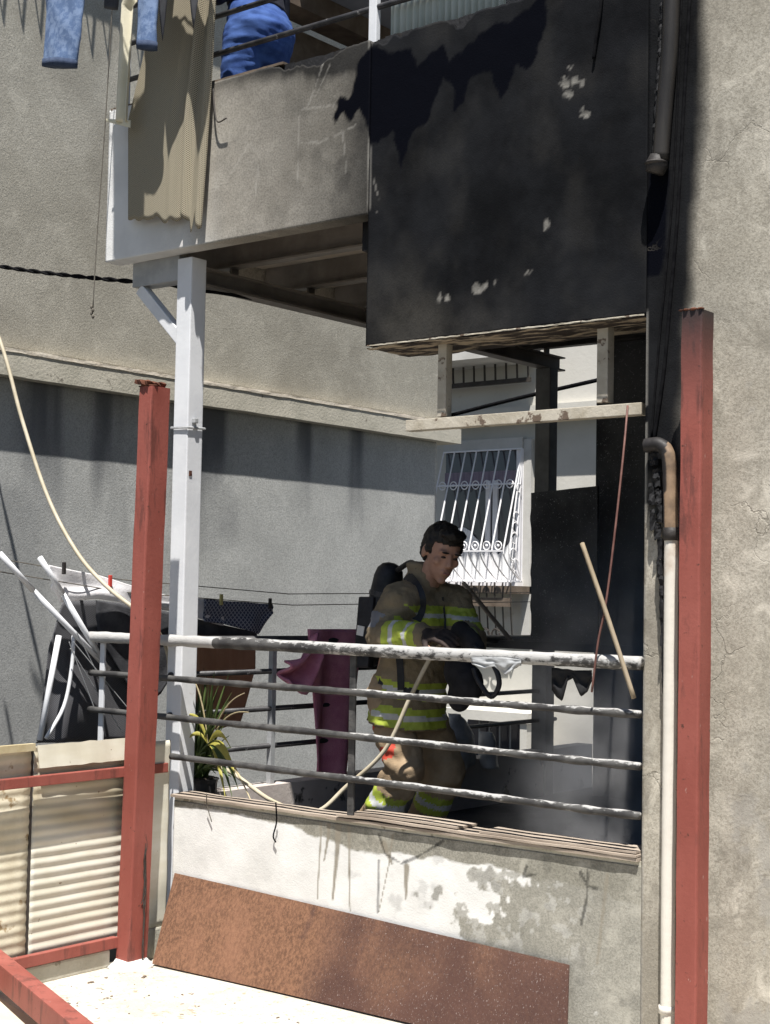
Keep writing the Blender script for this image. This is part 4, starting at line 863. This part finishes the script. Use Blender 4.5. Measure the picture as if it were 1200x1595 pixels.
# ---------------------------------------------------------------- plant
pl = thing('potted_plant', (-5.2, .22, .45), 'long-leaved plant with one yellowing leaf in a black pot behind the parapet', 'plant')
pc = P(308, 1215, Y=.26)
k = MB().loft([((pc.x, .26, .452), (.075,0,0), (0,.075,0)), ((pc.x, .26, .80), (.10,0,0), (0,.10,0)), ((pc.x, .26, .82), (.108,0,0), (0,.108,0))], 20); k.build('pot', M['pot'], pl, smooth=False)
MB().loft([((pc.x, .26, .80), (.09,0,0), (0,.09,0)), ((pc.x, .26, .826), (.085,0,0), (0,.085,0))], 16).build('soil', M['soil'], pl)
def blade(base, tip, droop, wd, mat):
    base = Vector(base); tip = Vector(tip); n_ = 9; d = tip-base; side = d.cross(Vector((.62,-.78,.1))).normalized(); k = MB(); vs = []; fs = []
    for i in range(n_+1):
        t = i/n_; p = base+d*t+Vector((0,0,droop*math.sin(t*math.pi*.5)*(1-t)*2-droop*t*t*.6)); w_ = wd*(.35+1.3*t if t < .4 else .87*(1-((t-.4)/.6)**2)+.02); m_ = Vector((.004,-.006,-.004))
        vs += [p-side*w_, p+m_, p+side*w_]
    for i in range(n_):
        for j in range(2): a = i*3+j; fs.append((a, a+1, a+4, a+3))
    k.add(vs, fs); return k.build('leaf', M[mat], pl, smooth=True)
b0 = Vector((pc.x, .26, .81))
for i in range(100):
    px_, py_ = random.uniform(276, 362), random.uniform(1030, 1200); 
    t = P(px_, py_, Y=.26+random.uniform(-.14, .12)); blade(b0+Vector((random.uniform(-.04,.04), random.uniform(-.04,.04), 0)), t, .05, random.uniform(.004, .011), random.choice(('leaf','leaf','leaf','leaf','leaf')))
for (tx, ty, m_, w_) in ((368,1195,'leaf_y',.022), (360,1150,'leaf_y',.02), (372,1215,'leaf',.014), (362,1225,'leaf',.014), (352,1230,'leaf_y',.012), (395,1240,'leaf_dry',.008), (382,1065,'leaf_dry',.004), (388,1095,'leaf_dry',.004), (300,1040,'leaf_dry',.005), (287,1100,'leaf_y',.012), (283,1150,'leaf_y',.012)):
    blade(P(325, 1160, Y=.20), P(tx, ty, Y=.12), .07, w_, m_)
# ================================================================== PEOPLE
def remesh(mb, vox, smooth=2):
    me = bpy.data.meshes.new('tmp'); me.from_pydata([tuple(q) for q in mb.v], [], mb.f); me.update()
    bm = bmesh.new(); bm.from_mesh(me); bmesh.ops.recalc_face_normals(bm, faces=bm.faces); bm.to_mesh(me); bm.free()
    o = bpy.data.objects.new('tmp', me); COL.objects.link(o)
    r = o.modifiers.new('r', 'REMESH'); r.mode = 'VOXEL'; r.voxel_size = vox
    s = o.modifiers.new('s', 'SMOOTH'); s.iterations = smooth; s.factor = .5
    dg = bpy.context.evaluated_depsgraph_get(); ev = o.evaluated_get(dg); m2 = ev.to_mesh()
    out = MB(); out.v = [Vector(v.co) for v in m2.vertices]; out.f = [tuple(p.vertices) for p in m2.polygons]; out.m = [0]*len(out.f)
    out.n = [Vector(v.normal) for v in m2.vertices]
    ev.to_mesh_clear(); bpy.data.objects.remove(o); bpy.data.meshes.remove(me); return out
def limb(mb, pts, rs, n=14, sub=5):
    """tapered chain with ball joints"""
    for i in range(len(pts)-1):
        a, b = Vector(pts[i]), Vector(pts[i+1]); d = (b-a).normalized(); u = d.orthogonal().normalized(); v = d.cross(u)
        mb.loft([(a.lerp(b, t/sub), u*(rs[i]+(rs[i+1]-rs[i])*t/sub), v*(rs[i]+(rs[i+1]-rs[i])*t/sub)) for t in range(sub+1)], n)
    for p, r in zip(pts, rs): mb.ball(p, r, nu=12, nv=8)
def hand(mb, wrist, d, pn, sc=1.0, curl=.9):
    """palm plus five fingers; d points to the knuckles, pn out of the palm"""
    d = Vector(d).normalized(); pn = (Vector(pn)-d*Vector(pn).dot(d)).normalized(); s = d.cross(pn)
    w0 = Vector(wrist); kn = w0+d*.095*sc
    mb.loft([(w0, s*.026*sc, pn*.018*sc), (w0+d*.045*sc, s*.040*sc, pn*.017*sc), (kn, s*.043*sc, pn*.015*sc)], 12)
    for i, (o_, L) in enumerate(((-.032,.072), (-.011,.082), (.011,.077), (.032,.060))):
        p = kn+s*o_*sc; a = curl*.45; pts = [p-d*.01]; dd = d
        for k_ in range(3):
            dd = (dd*math.cos(a)+pn*math.sin(a)).normalized() if k_ == 0 else (Matrix.Rotation(curl*.6, 3, s.cross(Vector((0,0,0)))+(d.cross(pn)*-1) if False else s) @ dd if False else (dd+pn*.55*curl).normalized())
            pts.append(pts[-1]+dd*L*sc*(.45, .32, .26)[k_])
        limb(mb, pts, [.0098*sc, .0095*sc, .0088*sc, .0075*sc], 8, 2)
    t0 = w0+d*.03*sc-s*.032*sc; limb(mb, [t0, t0+(d*.5-s*.6+pn*.4).normalized()*.04*sc, t0+(d*.5-s*.6+pn*.4).normalized()*.04*sc+(d*.8+pn*.5).normalized()*.035*sc], [.013*sc, .0115*sc, .009*sc], 8, 2)
def head_parts(mb, c, f, u, k=1.0):
    """cranium, jaw, nose, brow, ears, neck stub around head centre c looking along f"""
    f = Vector(f).normalized(); u = (Vector(u)-f*Vector(u).dot(f)).normalized(); s = f.cross(u); R = Matrix((f, s, u)).transposed()
    L = lambda x, y, z: Vector(c)+(f*x+s*y+u*z)*k
    mb.ball(L(-.012, 0, .035), Vector((.098, .077, .088))*k, nu=20, nv=14, rot=R)
    mb.loft([(L(.012, 0, .03), s*.070*k, f*.078*k), (L(.022, 0, -.03), s*.064*k, f*.068*k), (L(.030, 0, -.075), s*.050*k, f*.056*k), (L(.040, 0, -.108), s*.028*k, f*.036*k)], 18)
    mb.ball(L(.072, 0, -.106), Vector((.018, .022, .014))*k, rot=R)
    mb.loft([(L(.088, 0, .022), s*.009*k, f*.010*k), (L(.100, 0, -.005), s*.011*k, f*.012*k), (L(.107, 0, -.026), s*.016*k, f*.014*k), (L(.094, 0, -.036), s*.015*k, f*.010*k)], 12)
    for q in (-1, 1):
        mb.ball(L(.080, q*.030, .028), Vector((.012, .026, .009))*k, rot=R); mb.ball(L(.068, q*.044, -.018), Vector((.018, .018, .020))*k, rot=R); mb.ball(L(-.012, q*.080, -.004), Vector((.020, .010, .032))*k, rot=R)
    mb.ball(L(.092, 0, -.056), Vector((.010, .024, .006))*k, rot=R); mb.ball(L(.090, 0, -.068), Vector((.010, .020, .007))*k, rot=R)
    return L, R
def seg_t(p, a, b):
    d = b-a; t = (p-a).dot(d)/d.length_squared; return t, (p-a-d*min(1, max(0, t))).length

# ---- firefighter
HC = P(688, 862, Y=0.760); ff_f = Vector((.82, -.46, -.34)).normalized(); ff_u = Vector((.28, .0, .96))
NB = P(658, 915, Y=0.790); RS = P(622, 938, Y=0.610); LS = P(706, 940, Y=0.940)
RE = P(594, 992, Y=0.530); RW = P(662, 990, Y=0.460); LE = P(734, 998, Y=0.900); LW = P(718, 1003, Y=0.680)
PV = P(618, 1075, Y=0.790); RH = P(604, 1080, Y=0.690); LH = P(648, 1080, Y=0.900)
RK = P(630, 1196, Y=0.660); LK = P(695, 1200, Y=0.960)
RA = P(578, 1330, Y=0.700); RA.z = .56; LA = P(655, 1330, Y=1.000); LA.z = .56
b = MB(); Lh, Rh = head_parts(b, HC, ff_f, ff_u, 1.08)
limb(b, [NB+Vector((0,0,-.03)), HC+Vector((-.035, 0, -.06))], [.062, .058])
b.loft([(NB, Vector((0,.10,0)), Vector((.07,0,0))), ((NB*2+PV)/3, Vector((0,.17,0)), Vector((.10,0,.03))), (PV, Vector((0,.15,0)), Vector((.10,0,0)))], 16)
limb(b, [RS, RE, RW], [.055, .045, .032]); limb(b, [LS, LE, LW], [.055, .045, .032])
limb(b, [RH, RK, RA], [.085, .06, .045]); limb(b, [LH, LK, LA], [.085, .06, .045])
hand(b, RW, (RW-RE), Vector((0,.5,-.8)), 1.05); hand(b, LW, (LW-LE), Vector((0,-.3,-.9)), 1.05)
for A_ in (RA, LA): limb(b, [A_, A_+Vector((.17, -.02, -.075))], [.045, .035])
b = remesh(b, .007, 2)
ff = b.build('person', M['skin'], smooth=True, base=(PV.x, .79, .45)); tag(ff, 'firefighter in tan and lime turnout gear looking down behind the railing', 'person')
# face details
for q_ in (-1, 1):
    MB().ball(Lh(.0865, q_*.030, .006), Vector((.006, .014, .0055)), nu=10, nv=6, rot=Rh).build('eye', M['eye'], ff, smooth=True)
    MB().ball(Lh(.098, q_*.031, .030), Vector((.005, .021, .0045)), nu=10, nv=6, rot=Rh).build('eyebrow', M['hair'], ff, smooth=True)
MB().ball(Lh(.106, 0, -.062), Vector((.006, .023, .0045)), nu=10, nv=6, rot=Rh).build('mouth', M['lip'], ff, smooth=True)
h = MB()
h.ball(Lh(-.018, 0, .050), Vector((.112, .093, .098)), nu=20, nv=14, rot=Rh)
h.ball(Lh(.055, .0, .105), Vector((.055, .070, .032)), rot=Rh); h.ball(Lh(-.06, 0, .0), Vector((.068, .082, .085)), rot=Rh)
for q_ in (-1, 1): h.ball(Lh(.004, q_*.079, .030), Vector((.026, .012, .042)), rot=Rh)
h = remesh(h, .008, 1)
keep = []
for i, v_ in enumerate(h.v): h.v[i] = v_+h.n[i]*(.007*vnoise(v_*70)+.006*vnoise(v_*34, 1, 3))
# open the hair in front of the face
fz = lambda p: ((p-HC).dot(ff_f), (p-HC).dot(Rh.col[2]))
for i, v_ in enumerate(h.v):
    x, z_ = fz(v_)
    if x > .035 and z_ < .062: h.v[i] = v_-ff_f*(x-.035)*.95
h.build('hair', M['hair'], ff, smooth=True)
# jacket
j = MB(); HM = P(634, 1128, Y=0.790); sp = [NB+Vector((.0,0,-.01)), NB.lerp(HM, .22), NB.lerp(HM, .48), NB.lerp(HM, .75), HM]
ax = (HM-NB).normalized(); fw = Vector((0,1,0)).cross(ax).normalized(); fw = fw if fw.x > 0 else -fw; sd = Vector((-.10, .995, 0))
for_sec = [(.10, .085), (.195, .145), (.20, .160), (.21, .170), (.235, .190)]
j.loft([(c_, sd*a_, fw*b_) for c_, (a_, b_) in zip(sp, for_sec)], 26)
j.loft([(NB+Vector((-.01,0,-.05)), sd*.115, fw*.105), (NB+Vector((.0,0,.02)), sd*.098, fw*.092), (NB+Vector((.015,0,.075)), sd*.094, fw*.090), (NB+Vector((-.005,0,.115)), sd*.088, fw*.080)], 20)
limb(j, [RS, RE, RE.lerp(RW, .92)], [.090, .080, .062]); limb(j, [LS, LE, LE.lerp(LW, .92)], [.088, .076, .062])
limb(j, [NB+Vector((0,0,-.05)), RS], [.09, .098]); limb(j, [NB+Vector((0,0,-.05)), LS], [.09, .098])
j = remesh(j, .0095, 2)
for i, v_ in enumerate(j.v):
    d_ = .014*noise.noise(Vector((v_.x*10, v_.y*10, v_.z*19)))+.009*abs(noise.noise(Vector((v_.x*22, v_.y*22, v_.z*34+5))))+.004*noise.noise(v_*50)
    j.v[i] = v_+j.n[i]*d_
mats = [M['turnout'], M['hivis'], M['silver'], M['grey_pad']]
for fi, f_ in enumerate(j.f):
    c_ = sum((j.v[q_] for q_ in f_), Vector())/len(f_); t, _ = seg_t(c_, NB, HM); tr, dr = seg_t(c_, RE, RW); tl_, dl = seg_t(c_, LE, LW); tu, du = seg_t(c_, RS, RE); m_ = 0
    arm = min(dr, du, dl)
    if min(dr, dl) < .10 and (tr if dr < dl else tl_) > .12 and min(dr, dl) <= du+.02:
        q_ = (tr if dr < dl else tl_)
        if .28 < q_ < .95: m_ = 2 if .42 < q_ < .50 or .70 < q_ < .78 else 1
    elif du < .105 and tu > .1: m_ = 3 if (.52 < tu < .95 and c_.y < RS.y-.02) else 0
    else:
        if .11 < t < .25: m_ = 2 if .165 < t < .195 else 1
        if .66 < t < .78: m_ = 2 if .70 < t < .735 else 1
        if .84 < t < .985: m_ = 2 if .89 < t < .93 else 1
    j.m[fi] = m_
jk = j.build('jacket', mats, ff, smooth=True)
# trousers and boots
tr_ = MB(); limb(tr_, [RH, RK, RA+Vector((0,0,.02))], [.108, .098, .090]); limb(tr_, [LH, LK, LA+Vector((0,0,.02))], [.108, .098, .090]); tr_.ball(PV, (.12, .17, .12))
tr_ = remesh(tr_, .0095, 2)
for i, v_ in enumerate(tr_.v): tr_.v[i] = v_+tr_.n[i]*(.016*noise.noise(Vector((v_.x*9, v_.y*9, v_.z*21)))+.006*noise.noise(v_*35))
for fi, f_ in enumerate(tr_.f):
    c_ = tr_.v[f_[0]]; t, d_ = seg_t(c_, RK, RA); t2, d2 = seg_t(c_, LK, LA); q_ = t if d_ < d2 else t2; th_, _ = seg_t(c_, RH, RK); m_ = 0
    if .30 < q_ < .58 and min(d_, d2) < .14: m_ = 2 if .40 < q_ < .48 else 1
    if d_ < .3 and .22 < th_ < .42 and c_.y < RH.y+.03 and c_.x < RH.x+.03: m_ = 3
    if d_ < .3 and .70 < th_ < .86 and c_.y < RK.y and c_.x < RK.x+.01: m_ = 3
    tr_.m[fi] = m_
tr_.build('trousers', [M['trouser'], M['hivis'], M['silver'], M['orange']], ff, smooth=True)
for A_ in (RA, LA):
    k = MB(); limb(k, [A_+Vector((0,0,.06)), A_+Vector((0,0,-.04))], [.07, .062]); limb(k, [A_+Vector((-.02,0,-.065)), A_+Vector((.19,-.02,-.072))], [.048, .042]); k = remesh(k, .009, 2)
    for v_ in k.v: v_.z = max(v_.z, .451)
    k.build('boot', M['black_gear'], ff, smooth=True)
for W_, E_ in ((RW, RE), (LW, LE)):
    k = MB(); hand(k, W_-(W_-E_).normalized()*.0, W_-E_, Vector((0,.5,-.8)) if W_ is RW else Vector((0,-.3,-.9)), 1.22); limb(k, [W_-(W_-E_).normalized()*.05, W_+(W_-E_).normalized()*.02], [.045, .036]); k = remesh(k, .006, 1); k.build('glove', M['glove'], ff, smooth=True)
# breathing set
cyA, cyB = P(607, 893, Y=0.940), P(575, 1045, Y=0.900)
u_ = (cyB-cyA).normalized(); e1 = u_.orthogonal().normalized(); e2 = u_.cross(e1)
MB().loft([(cyA+u_*d_, e1*r_, e2*r_) for d_, r_ in ((-.055,.018), (-.045,.045), (-.02,.066), (.02,.076), (.10,.078), (.40,.078), (.45,.06), (.48,.025))], 20).build('air_cylinder', M['black_gear'], ff, smooth=True)
MB().tube([cyA+u_*.10, cyA+u_*.125], .083, 18).build('cylinder_band', M['rail_dark'], ff)
MB().bar(P(575, 930, Y=0.860), P(566, 1040, Y=0.820), .10, .05, (0,1,0)).build('back_plate', M['black_gear'], ff, bevel=.01)
MB().bar(P(563, 975, Y=0.815), P(561, 990, Y=0.815), .045, .006, (0,1,0)).build('tag', M['label_white'], ff)
def strap(pts, w_, nm='strap'):
    pp = arc(pts, 6); k = MB(); vs = []; fs = []
    for i, p in enumerate(pp):
        t = (pp[min(i+1, len(pp)-1)]-pp[max(i-1, 0)]).normalized(); nn = (CAM-p).normalized(); s_ = t.cross(nn).normalized()*w_/2; vs += [p-s_, p+s_, p+s_-nn*.012, p-s_-nn*.012]
    for i in range(len(pp)-1):
        for q_ in range(4): fs.append((i*4+q_, i*4+(q_+1) % 4, i*4+4+(q_+1) % 4, i*4+4+q_))
    fs += [(3,2,1,0), tuple(len(vs)-4+q_ for q_ in range(4))]; k.add(vs, fs); return k.build(nm, M['black_gear'], ff)
from mathutils.bvhtree import BVHTree
bv = BVHTree.FromPolygons([tuple(v_) for v_ in j.v], j.f)
def onj(x, y, off=.010):
    o_ = CAM; d_ = (P(x, y, Y=0.760)-CAM).normalized(); h_ = bv.ray_cast(o_, d_)
    return (h_[0]-d_*off) if h_[0] is not None else P(x, y, Y=0.660)
strap([onj(x, y) for x, y in ((634,896),(646,910),(655,930),(655,950),(648,966))], .05)
strap([onj(x, y) for x, y in ((622,1022),(624,1045),(625,1075))], .034)
strap([onj(x, y) for x, y in ((690,930),(693,960),(694,985))], .010, 'zip')
strap([onj(x, y) for x, y in ((590,1060),(640,1076),(690,1090))], .03, 'belt')
k = MB()
for x, y, r_ in ((718,982,.045), (726,992,.05), (734,1000,.05), (742,1008,.04), (708,990,.03)): k.ball(P(x, y, Y=0.560), (r_*1.1, r_*.9, r_))
k = remesh(k, .008, 2); k.build('breathing_mask', M['gear_matt'], ff, smooth=True)
k = MB()
for x, y, r_ in ((715,1045,.075), (728,1065,.08), (716,1085,.06)): k.ball(P(x, y, Y=0.580), (r_, r_*.9, r_*1.2))
k = remesh(k, .009, 2); k.build('gear_pouch', M['gear_matt'], ff, smooth=True)
MB().tube(arc([P(738, 1005, Y=0.520), P(768, 1035, Y=0.520), P(778, 1065, Y=0.520), P(765, 1085, Y=0.520), P(745, 1060, Y=0.520), P(738, 1040, Y=0.520)], 6), .012, 8).build('breathing_hose', M['black_gear'], ff, smooth=True)
MB().tube(arc([P(620, 888, Y=0.900), P(640, 876, Y=0.820), P(652, 886, Y=0.710)], 5), .014, 8).build('air_line', M['black_gear'], ff, smooth=True)

# ---- person on the upper balcony
bx, by, bz = -5.36, .46, 3.784
w2 = MB(); W_ = lambda x, y, z: Vector((bx+x, by+y, bz+z))
hc2 = W_(-.10, 0, 1.50); head_parts(w2, hc2, (-.95, -.1, -.15), (0,0,1))
limb(w2, [W_(-.03,0,1.30), W_(-.08,0,1.42)], [.055, .052])
w2.loft([(W_(-.04,0,1.34), Vector((0,.09,0)), Vector((.06,0,0))), (W_(-.02,0,1.26), Vector((0,.18,0)), Vector((.09,0,0))), (W_(.0,0,1.02), Vector((0,.14,0)), Vector((.09,0,0))), (W_(.02,0,.86), Vector((0,.17,0)), Vector((.11,0,0)))], 18)
for q_ in (-1, 1):
    limb(w2, [W_(-.02, q_*.19, 1.26), W_(-.05, q_*.23, 1.0), W_(-.24, q_*.20, .96)], [.05, .042, .03]); hand(w2, W_(-.24, q_*.20, .96), (-1,0,0), (0,0,-1), .95)
    limb(w2, [W_(.01, q_*.09, .84), W_(-.03, q_*.10, .46), W_(.02, q_*.10, .08)], [.085, .06, .042]); limb(w2, [W_(.02, q_*.10, .06), W_(-.14, q_*.11, .03)], [.042, .03])
w2 = remesh(w2, .008, 2); up2 = w2.build('person', M['skin'], smooth=True, base=(bx, by, bz)); tag(up2, 'person in blue jeans standing behind the upper railing', 'person')
k = MB(); k.loft([(W_(.0,0,1.02), Vector((0,.155,0)), Vector((.115,0,0))), (W_(.015,0,.95), Vector((0,.18,0)), Vector((.13,0,0))), (W_(.045,0,.85), Vector((0,.20,0)), Vector((.160,0,0))), (W_(.03,0,.74), Vector((0,.19,0)), Vector((.145,0,0))), (W_(.01,0,.66), Vector((0,.15,0)), Vector((.10,0,0)))], 24)
for q_ in (-1, 1): limb(k, [W_(.02, q_*.095, .80), W_(-.02, q_*.105, .46), W_(.02, q_*.10, .10)], [.115, .085, .07])
k = remesh(k, .010, 3)
for i, v_ in enumerate(k.v): k.v[i] = v_+k.n[i]*(.006*noise.noise(Vector((v_.x*7, v_.y*7, v_.z*30)))+.004*noise.noise(Vector((v_.x*16, v_.y*16, v_.z*60)))+.006*vnoise(v_*9))
k.build('jeans', M['denim_blue'], up2, smooth=True)
k = MB(); k.loft([(W_(-.04,0,1.37), Vector((0,.08,0)), Vector((.065,0,0))), (W_(-.02,0,1.27), Vector((0,.21,0)), Vector((.11,0,0))), (W_(.0,0,1.05), Vector((0,.17,0)), Vector((.12,0,0))), (W_(.01,0,.97), Vector((0,.18,0)), Vector((.13,0,0)))], 20)
for q_ in (-1, 1): limb(k, [W_(-.02, q_*.19, 1.26), W_(-.05, q_*.23, 1.0)], [.068, .06])
remesh(k, .010, 2).build('shirt', M['top_dark'], up2, smooth=True)
k = MB(); k.ball(hc2+Vector((.03,0,.045)), (.10,.09,.105)); k.ball(hc2+Vector((.06,0,-.08)), (.07,.09,.13)); remesh(k, .010, 2).build('hair', M['hair'], up2, smooth=True)

# ================================================================== SMOKE drifting over the sill
n = N('thin_smoke'); n.t.nodes.remove(n.b); vol = n.new('ShaderNodeVolumePrincipled'); n.put(vol.inputs['Color'], (.75,.75,.77))
gco = n.new('ShaderNodeTexCoord').outputs['Generated']; sx = n.new('ShaderNodeSeparateXYZ'); n.put(sx.inputs[0], gco)
fx = n.math('MULTIPLY', n.rng(sx.outputs[0], .30, .85), n.rng(sx.outputs[0], 1., .97)); fzz = n.math('MULTIPLY', n.rng(sx.outputs[2], 1., .1), n.rng(sx.outputs[1], 0., .3))
fyy = n.rng(sx.outputs[1], 1., .6); dn = n.math('MULTIPLY', n.math('MULTIPLY', fx, fzz), n.math('MULTIPLY', fyy, n.rng(n.noise(3.2, 4, .6), .36, .68)))
n.put(vol.inputs['Density'], n.math('MULTIPLY', dn, 6.0)); n.t.links.new(vol.outputs[0], n.t.nodes['Material Output'].inputs['Volume'])
o = MB().box((-4.35, .18, .46), (-2.83, 2.2, 2.35)).build('smoke', n.m); tag(o, 'thin grey smoke drifting over the balcony floor', 'smoke', kind='stuff')
